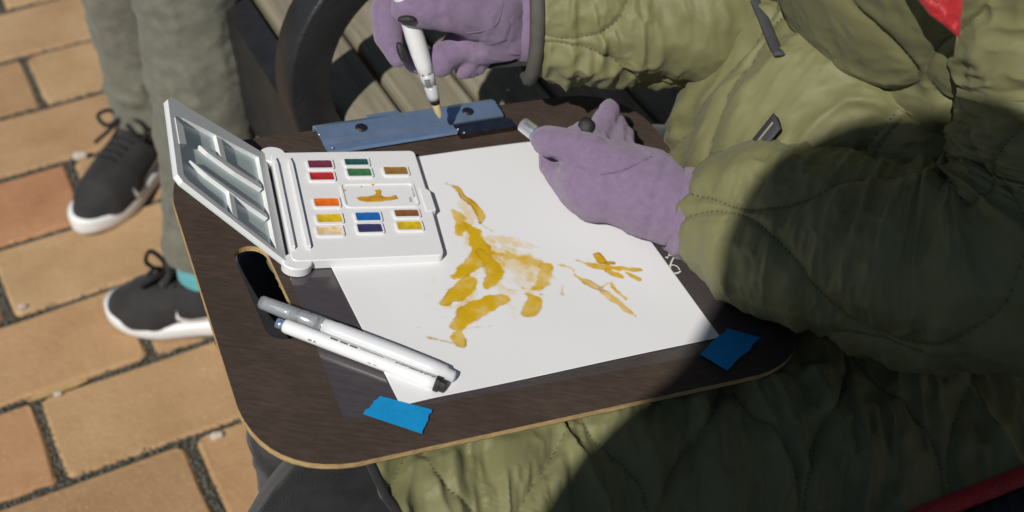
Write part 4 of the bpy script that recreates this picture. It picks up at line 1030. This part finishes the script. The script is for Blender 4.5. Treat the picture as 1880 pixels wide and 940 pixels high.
# soft folded cuff of the near glove
cf = tube_grid([pb(1236, 384, .036, .0325) + (.0325,), pb(1252, 388, .036, .0340) + (.0340,), pb(1264, 391, .036, .0352) + (.0352,), pb(1270, 393, .036, .0362) + (.0362,), pb(1277, 395, .036, .0350) + (.0350,), pb(1284, 397, .036, .0335) + (.0335,), pb(1300, 401, .036, .0320) + (.0320,), pb(1320, 406, .036, .0290) + (.0290,)], 40, 72, (0, 1, .2))[0]
cf = cf + grid_normals(cf, True) * (.0030 * (ridge(np.arange(72)[None] / 72 * 6 + np.arange(40)[:, None] * .05, np.arange(40)[:, None] * .05, 4) ** 1.3 - .5))[..., None]
mesh_obj('glove_cuff', cf, grid_faces(40, 72, True), 'glove', gl1, True)
def pad(name, P, nrm, a, b, t, parent, m='rubber'):
    nrm = np.array(nrm, float); nrm /= np.linalg.norm(nrm); x = np.cross(nrm, (0, 0, 1.0)); x /= np.linalg.norm(x); y = np.cross(nrm, x)
    V = []; n = 18
    for k, (f, hh) in enumerate(((1.0, -.5), (1.0, .2), (.8, .7), (.4, 1.0))):
        for i in range(n): V.append(P + x * a * f * math.cos(2 * PI * i / n) + y * b * f * math.sin(2 * PI * i / n) + nrm * t * hh)
    F = [[k * n + i, k * n + (i + 1) % n, (k + 1) * n + (i + 1) % n, (k + 1) * n + i] for k in range(3) for i in range(n)] + [[3 * n + i for i in range(n)]]
    return mesh_obj(name, V, F, m, parent, True)
P = atb(1076, 232, .050); pad('fingertip_pad', P + (Cp - P) * .004, (Cp - P) + np.array([.1, 0, .3]), .0066, .0076, .0035, gl1)

gl2 = blob_mesh('glove', [
    ([px(1010, 42, 1.145, .024), px(968, 36, 1.142, .0285), px(905, 22, 1.135, .0310), px(860, 8, 1.130, .0290)], 0),
    ([px(925, 62, 1.13, .022), px(880, 82, 1.128, .016)], .012),
    ([px(905, 30, 1.110, .0225), px(845, 20, 1.092, .0180), px(790, 18, 1.080, .0148), px(752, 16, 1.076, .0125), px(742, 14, 1.076, .0108)], .008),
    ([px(870, -45, 1.130, .0190), px(790, -62, 1.125, .0155), px(728, -32, 1.115, .0140), px(712, 20, 1.108, .0132), px(713, 66, 1.106, .0118), px(727, 108, 1.106, .0072)], .006),
    ([px(880, 50, 1.135, .018), px(846, 84, 1.128, .0128), px(812, 106, 1.122, .0122), px(808, 116, 1.124, .0110)], .004),
    ([px(806, 112, 1.135, .0100), px(762, 112, 1.136, .0105), px(748, 98, 1.134, .0095)], .003),
    ([px(890, 70, 1.140, .014), px(868, 110, 1.138, .0088), px(852, 128, 1.138, .0080)], .003),
    ([px(905, 75, 1.142, .012), px(885, 112, 1.142, .0076), px(868, 130, 1.143, .0068)], .003)],
    .0021, .010, 'glove', body, 2, wr=lambda V: .0016 * (ridge(V[:, 0] * 55 + 2 * fbm(V[:, 1] * 40, V[:, 2] * 40, 3), (V[:, 1] - V[:, 2]) * 26, 8) ** 2 - .4) + .0012 * crease(V[:, 0] * 38 + 1.5 * fbm(V[:, 1] * 30, V[:, 2] * 30, 4), (V[:, 1] + V[:, 2]) * 30, 9, .12))
seam_on(gl2, [(925, 5), (921, 30), (908, 50), (885, 61), (855, 64)])
tag(gl2, 'purple fleece glove gripping the upright brush')
P = atd(747, 36, 1.066); pad('fingertip_pad', P, Cp - P + np.array([-.1, 0, -.55]), .0070, .0030, .0025, gl2)
P = atd(738, 96, 1.098); pad('fingertip_pad', P, (Cp - P) + np.array([.8, 0, 0]), .0034, .0085, .0025, gl2)
mb = MB()   # knitted rib and strap showing in the far cuff
cfp = [atd(985 - 4 * k, 110 + 4 * k, 1.13) for k in range(3)]
cf = tube_grid([(*atd(958, 34, 1.141), .0325, .0325), (*atd(970, 36, 1.141), .0350, .0350), (*atd(982, 37, 1.142), .0345, .0345), (*atd(996, 38, 1.143), .031, .031)], 16, 60, (0, 1, .2))[0]
cf = cf + grid_normals(cf, True) * (.0020 * (ridge(np.arange(60)[None] / 60 * 8 + np.arange(16)[:, None] * .05, np.arange(16)[:, None] * .1, 6) - .5))[..., None]
mesh_obj('glove_cuff', cf, grid_faces(16, 60, True), 'glove', gl2, True)
P0, P1 = atd(893, 112, 1.150), atd(985, 106, 1.140)
fs, Ls = axis_frame(P0, P1, np.array([0, .6, .8]))
mb = MB(fs); mb.box(0, Ls, -.007, .007, -.006, .002, .001)
for k in range(5): mb.box(.002 + k * .004, .0035 + k * .004, -.0074, .0074, .002, .003)
mb.build('cuff_strap', 'black_knit', sl2)

# cap held in the near hand, brush held in the far hand
A_, B_ = atb(957, 226, .054), atb(1012, 268, .050)
f4, L4 = axis_frame(A_, B_)
cp_ = empty('brush_cap', A_); tag(cp_, 'clear silvery brush cap pinched between the gloved thumb and finger', 'cap')
mb = MB(f4); mb.lathe([(0, .0040), (.0008, .0056), (.002, .0060), (.018, .0062), (L4, .0062), (L4 - .001, .004)], 20); mb.build('shell', 'silver', cp_, True)
mb = MB(f4); mb.lathe([(.0135, .00635), (.0150, .0065), (.0165, .00635)], 20); mb.build('band', 'sky_tinted_chrome', cp_, True)
marks(f4, cp_, [(.004 + k * .0011, .0046 + k * .0011, R(120), .25) for k in range(6)], .0063)
A_, B_ = atd(808.5, 218, 1.148), atd(722, -60, 1.055)
f5, L5 = axis_frame(A_, B_, Cp - A_)
wb2 = empty('water_brush', A_); tag(wb2, 'white water brush with yellow bristles held upright in the far hand', 'brush')
mb = MB(f5); mb.lathe([(0, .0004), (.002, .0016), (.008, .0031), (.015, .0034), (.0165, .0034)], 14); mb.build('bristles', 'bristle', wb2, True)
mb = MB(f5); mb.lathe([(.0160, .0038), (.0200, .0042), (.0205, .0044)], 16); mb.build('ferrule', 'black_plastic', wb2, True)
mb = MB(f5); mb.lathe([(.0206, .0048), (.024, .0050), (.033, .0052), (.0335, .0047), (.036, .0047), (.0365, .0056), (.046, .0058)], 20); mb.build('collar', 'frosted', wb2, True)
mb = MB(f5); mb.lathe([(.0207, .0044), (.0325, .0046), (.0330, .0030)], 16); mb.build('feed', 'silver', wb2, True)
mb = MB(f5); mb.lathe([(.0300, .003), (.045, .0050), (.0462, .0060), (.056, .0068), (.066, .0074), (.080, .0076), (.092, .0072), (.11, .0072), (L5, .0070), (L5 + .02, .006), (L5 + .022, .003)], 24); mb.build('barrel', 'white_pen', wb2, True)
mb = MB(f5); marks(f5, wb2, [(.036 + k * .0016, .0369 + k * .0016, R(80), .35) for k in range(5)] + [(.047, .0485, R(85), .5)], .0066)

# ================================================================== the onlooker's legs and shoes
def local_blob(name, chains, h, k, m, parent, frame, extra, relax=2):
    A_ = np.vstack([np.array(c[0], float) for c in chains])
    lo = (A_[:, :3] - A_[:, 3:]).min(0) - .012; hi = (A_[:, :3] + A_[:, 3:]).max(0) + .012
    def fn(X, Y, Z):
        dd = None
        for pts, kk in chains:
            e = chain_sdf(X, Y, Z, pts); dd = e if dd is None else smin(dd, e, kk or k)
        return extra(X, Y, Z, dd) if extra else dd
    V, F = surface_nets(fn, lo, hi, h)
    for _ in range(relax):
        acc = np.zeros_like(V); cn = np.zeros(len(V))
        for a, b in ((0, 1), (1, 2), (2, 3), (3, 0)):
            np.add.at(acc, F[:, a], V[F[:, b]]); np.add.at(cn, F[:, a], 1); np.add.at(acc, F[:, b], V[F[:, a]]); np.add.at(cn, F[:, b], 1)
        V = V * .5 + .5 * acc / np.maximum(cn, 1)[:, None]
    o_, x, y, z = frame
    W = o_ + V[:, :1] * x + V[:, 1:2] * y + V[:, 2:] * z
    return mesh_obj(name, W, F, m, parent, True), fn
def shoe(toe, dirv, parent, loops, label, sc=.86, swx=0.0, wid=1.0, swz=0.0, tx=0.0):
    x = np.array([*dirv, 0.]); x /= np.linalg.norm(x); y = np.array([-x[1], x[0], 0]) * sc * wid; z = np.array([0, 0, 1.0]) * sc; x = x * sc
    SLn = .285; o_ = np.array([*toe, 0.]) - x * SLn + np.array([0, 0, .0006]); fr = (o_, x, y, z)
    ch = [([(.250, .004, .030, .030), (.215, .004, .040, .040), (.165, .000, .050, .042), (.110, 0, .060, .040), (.055, 0, .060, .036), (.030, 0, .055, .030)], 0),
          ([(.225, .020, .028, .026), (.19, .026, .030, .024)], .02), ([(.225, -.018, .028, .026), (.19, -.026, .030, .024)], .02),
          ([(.060, 0, .075, .036), (.065, 0, .100, .037)], .02), ([(.030, 0, .075, .028), (.024, 0, .105, .022)], .02), ([(.110, 0, .080, .028), (.105, 0, .108, .024)], .02)]
    up, fn = local_blob('shoe', ch, .0042, .02, 'shoe_knit', parent, fr, lambda X, Y, Z, d: np.maximum(np.maximum(d, .012 - Z), np.maximum(Z - .118, 0) * 3 + d))
    if label: tag(up, label)
    # white sole
    n = 44; rings = []
    def outline(g_):
        P = []
        for i in range(n):
            t = 2 * PI * i / n; u = (1 - math.cos(t)) / 2
            xx = -.004 + (SLn + .006) * u; hw = (.036 + .013 * sstep(.25, .75, u) - .004 * sstep(.0, .25, .25 - abs(u - .45))) * (max(1e-4, 1 - abs(2 * u - 1) ** 3.2)) ** .5
            yy = math.copysign(hw, math.sin(t)) + .003 * math.sin(u * PI)
            P.append((xx, yy * g_))
        return P
    for zf, g_ in ((0, .95), (.35, 1.03), (.75, 1.04), (1.0, .985)):
        rings.append([(a, b, zf * (.030 + .010 * sstep(.5, 0, a / SLn)) + (.006 * sstep(.8, 1, a / SLn)) * (1 - 0 * zf)) for a, b in outline(g_)])
    V = [p for r in rings for p in r]; F = [[k * n + i, k * n + (i + 1) % n, (k + 1) * n + (i + 1) % n, (k + 1) * n + i] for k in range(3) for i in range(n)] + [list(range(n))[::-1], [3 * n + i for i in range(n)]]
    mb = MB(fr); mb.add(V, F); mb.build('sole', 'shoe_white', up, True)
    # tongue, laces, logo
    def top(xx, yy):                                  # height of the upper there
        zz = np.linspace(.02, .16, 71); d = fn(np.full(71, xx), np.full(71, yy), zz); i = np.where(d < 0)[0]
        return zz[i[-1]] if len(i) else .05
    mb = MB(fr); mb.tube([(.135 + tx, 0, top(.135 + tx, 0) - .004), (.120 + tx, 0, top(.12 + tx, 0) + .008), (.112 + tx, 0, .118), (.112 + tx, 0, .138), (.116 + tx, 0, .150)], [.016, .020, .022, .022, .014], 12, True, flat=.35); mb.build('tongue', 'shoe_knit', up, True)
    for k in range(5):
        xx = .185 - k * .014; w = .017 + k * .0012
        mb = MB(fr); mb.tube([(xx + s_ * .0, s_ * w, top(xx, s_ * w) + .0015) for s_ in (-1, -.5, 0, .5, 1)], .0022, 6); mb.build('lace', 'lace', up, True)
    mb = MB(fr); zk = top(.125 + tx, 0) + .012
    for pts in loops:
        P, _ = catmull([(.128 + tx + a, b, zk + c) for a, b, c in pts], 24); mb.tube(P, .0036, 6)
    mb.build('lace_bow', 'lace', up, True)
    sw_t = [(.196, .052), (.193, .040), (.183, .034), (.168, .034), (.148, .040), (.120, .052), (.085, .068), (.06, .080)]
    sw_b = [(.196, .051), (.198, .034), (.186, .024), (.168, .023), (.146, .030), (.118, .045), (.083, .064), (.06, .079)]
    A1, _ = catmull([(a + swx, b + swz, 0) for a, b in sw_t], 26); A2, _ = catmull([(a + swx, b + swz, 0) for a, b in sw_b], 26)
    V = []
    for a, b in zip(A1, A2):
        for t in (0, .5, 1):
            q = a * (1 - t) + b * t; yy = np.linspace(0, .075, 90); d = fn(np.full(90, q[0]), yy, np.full(90, max(q[1], .0))); i = np.where(d < 0)[0]
            V.append((q[0], (yy[i[-1]] if len(i) else .03) + .0022, q[1]))
    mb = MB(fr); mb.add(V, [[i * 3 + k, i * 3 + k + 1, (i + 1) * 3 + k + 1, (i + 1) * 3 + k] for i in range(25) for k in range(2)]); mb.build('side_logo', 'shoe_white', up, True)
    return fr
anA = np.array([-.512, 1.600]); anB = np.array([-.378, 1.287])
hipz = .90
onl = blob_mesh('person', [
    ([(*anA, .06, .03), (*(anA + (.005, 0)), .30, .036), (*(anA + (.02, -.01)), .50, .045), (-.48, 1.53, .86, .07)], 0), ([(*anB, .06, .03), (*(anB + (.02, .025)), .30, .036), (*(anB + (.018, .06)), .50, .045), (-.39, 1.40, .86, .07)], .02),
    ([(-.435, 1.465, .92, .10), (-.435, 1.47, 1.15, .11), (-.435, 1.47, 1.38, .10)], .05), ([(-.435, 1.47, 1.45, .05), (-.44, 1.46, 1.56, .05)], .03), ([(-.445, 1.45, 1.62, .085), (-.44, 1.455, 1.70, .09)], .03),
    ([(-.50, 1.61, 1.40, .05), (-.56, 1.66, 1.12, .04), (-.60, 1.58, .88, .035)], .03), ([(-.37, 1.33, 1.40, .05), (-.40, 1.25, 1.12, .04), (-.47, 1.22, .90, .035)], .03)], .016, .03, 'skin')
tag(onl, 'person standing by the bench in grey trousers and black sneakers', 'person')
blob_mesh('coat', [([(-.435, 1.465, .86, .135), (-.435, 1.47, 1.15, .135), (-.435, 1.47, 1.38, .12)], 0), ([(-.50, 1.61, 1.40, .07), (-.56, 1.66, 1.12, .06), (-.60, 1.58, .92, .05)], .04), ([(-.37, 1.33, 1.40, .07), (-.40, 1.25, 1.12, .06), (-.47, 1.22, .94, .05)], .04)], .018, .04, 'coat_grey', onl)
blob_mesh('hair', [([(-.43, 1.465, 1.72, .095), (-.425, 1.475, 1.62, .085)], 0)], .016, .03, 'hair', onl)
seamG = lambda s, c, rm: -.0016 * np.exp(-(np.abs(c - rm * 4.95) / .0022) ** 2) + .0014 * np.exp(-(np.abs(c - rm * 4.95 - .005) / .003) ** 2)
trouser('trouser_leg', [(*anA, .092, .048, .050), (*(anA + (.003, 0)), .130, .052, .053), (*(anA + (.008, 0)), .25, .056, .057), (*(anA + (.014, -.005)), .42, .060, .062), (*(anA + (.02, -.01)), .52, .064, .066), (-.48, 1.53, .86, .088, .088)], 170, 110, (0, 1, 0), 'grey_trousers', onl, 15, .0062, 13, 17, seamG)
trouser('trouser_leg', [(*anB, .118, .046, .048), (*(anB + (.003, .003)), .150, .050, .051), (*(anB + (.020, .020)), .27, .057, .057), (*(anB + (.022, .050)), .42, .058, .059), (*(anB + (.018, .065)), .52, .063, .066), (-.39, 1.40, .86, .088, .088)], 170, 110, (0, 1, 0), 'grey_trousers', onl, 19, .0062, 13, 17, seamG)
for an, dx in ((anA, 0), (anB, .0)):
    V, s, c, rm = tube_grid([(an[0] + dx, an[1], .085, .040, .040), (an[0] + dx, an[1], .11, .038, .039), (an[0] + dx, an[1], .150, .038, .039)], 12, 40, (0, 1, 0))
    mesh_obj('sock', V, grid_faces(12, 40, True), 'sock', onl, True)
shoe((-.592, 1.442), (-.42, -.91), onl, [[(0, .004, 0), (.004, .030, .006), (.012, .050, -.004), (.020, .040, -.020), (.010, .012, -.004)], [(0, -.004, 0), (.004, -.026, .008), (.016, -.040, 0), (.018, -.022, -.012), (.004, -.004, 0)], [(0, 0, 0), (.02, -.02, -.02), (.03, -.045, -.045)]], 'black sneaker with white sole, further from the board')
shoe((-.520, 1.292), (-.997, .06), onl, [[(0, .0, 0), (-.004, .004, .03), (.012, .006, .052), (.022, .008, .030), (.006, .002, .004)], [(0, .004, 0), (.016, .020, .004), (.034, .018, -.014), (.030, .006, -.020), (.008, .002, 0)], [(0, -.002, 0), (.02, -.016, -.01), (.035, -.012, -.022)]], 'black sneaker with white sole and cyan sock, half hidden by the board', .78, -.045, 1.18, .013, .048)

# ================================================================== the photographer, who stands just out of frame and shades the lap
PC = np.array([-.02, -.26])
def ph_(x, y, z, r): return (PC[0] + x, PC[1] + y, z, r)
pho = blob_mesh('person', [
    ([ph_(-.11, -.02, .05, .05), ph_(-.11, 0, .48, .065), ph_(-.09, 0, .90, .09)], 0), ([ph_(.09, -.02, .05, .05), ph_(.09, 0, .48, .065), ph_(.08, 0, .90, .09)], .02),
    ([ph_(-.09, 0, .95, .15), ph_(-.11, 0, 1.20, .16), ph_(-.12, 0, 1.385, .135)], .05), ([ph_(.10, 0, .95, .15), ph_(.13, 0, 1.20, .16), ph_(.14, 0, 1.40, .140)], .05),
    ([ph_(-.02, 0, 1.46, .16), ph_(-.03, .0, 1.56, .162), ph_(-.055, .0, 1.675, .134)], .06)], .02, .05, 'coat_grey')
tag(pho, 'photographer standing just outside the picture, whose shadow darkens the lower right', 'person')
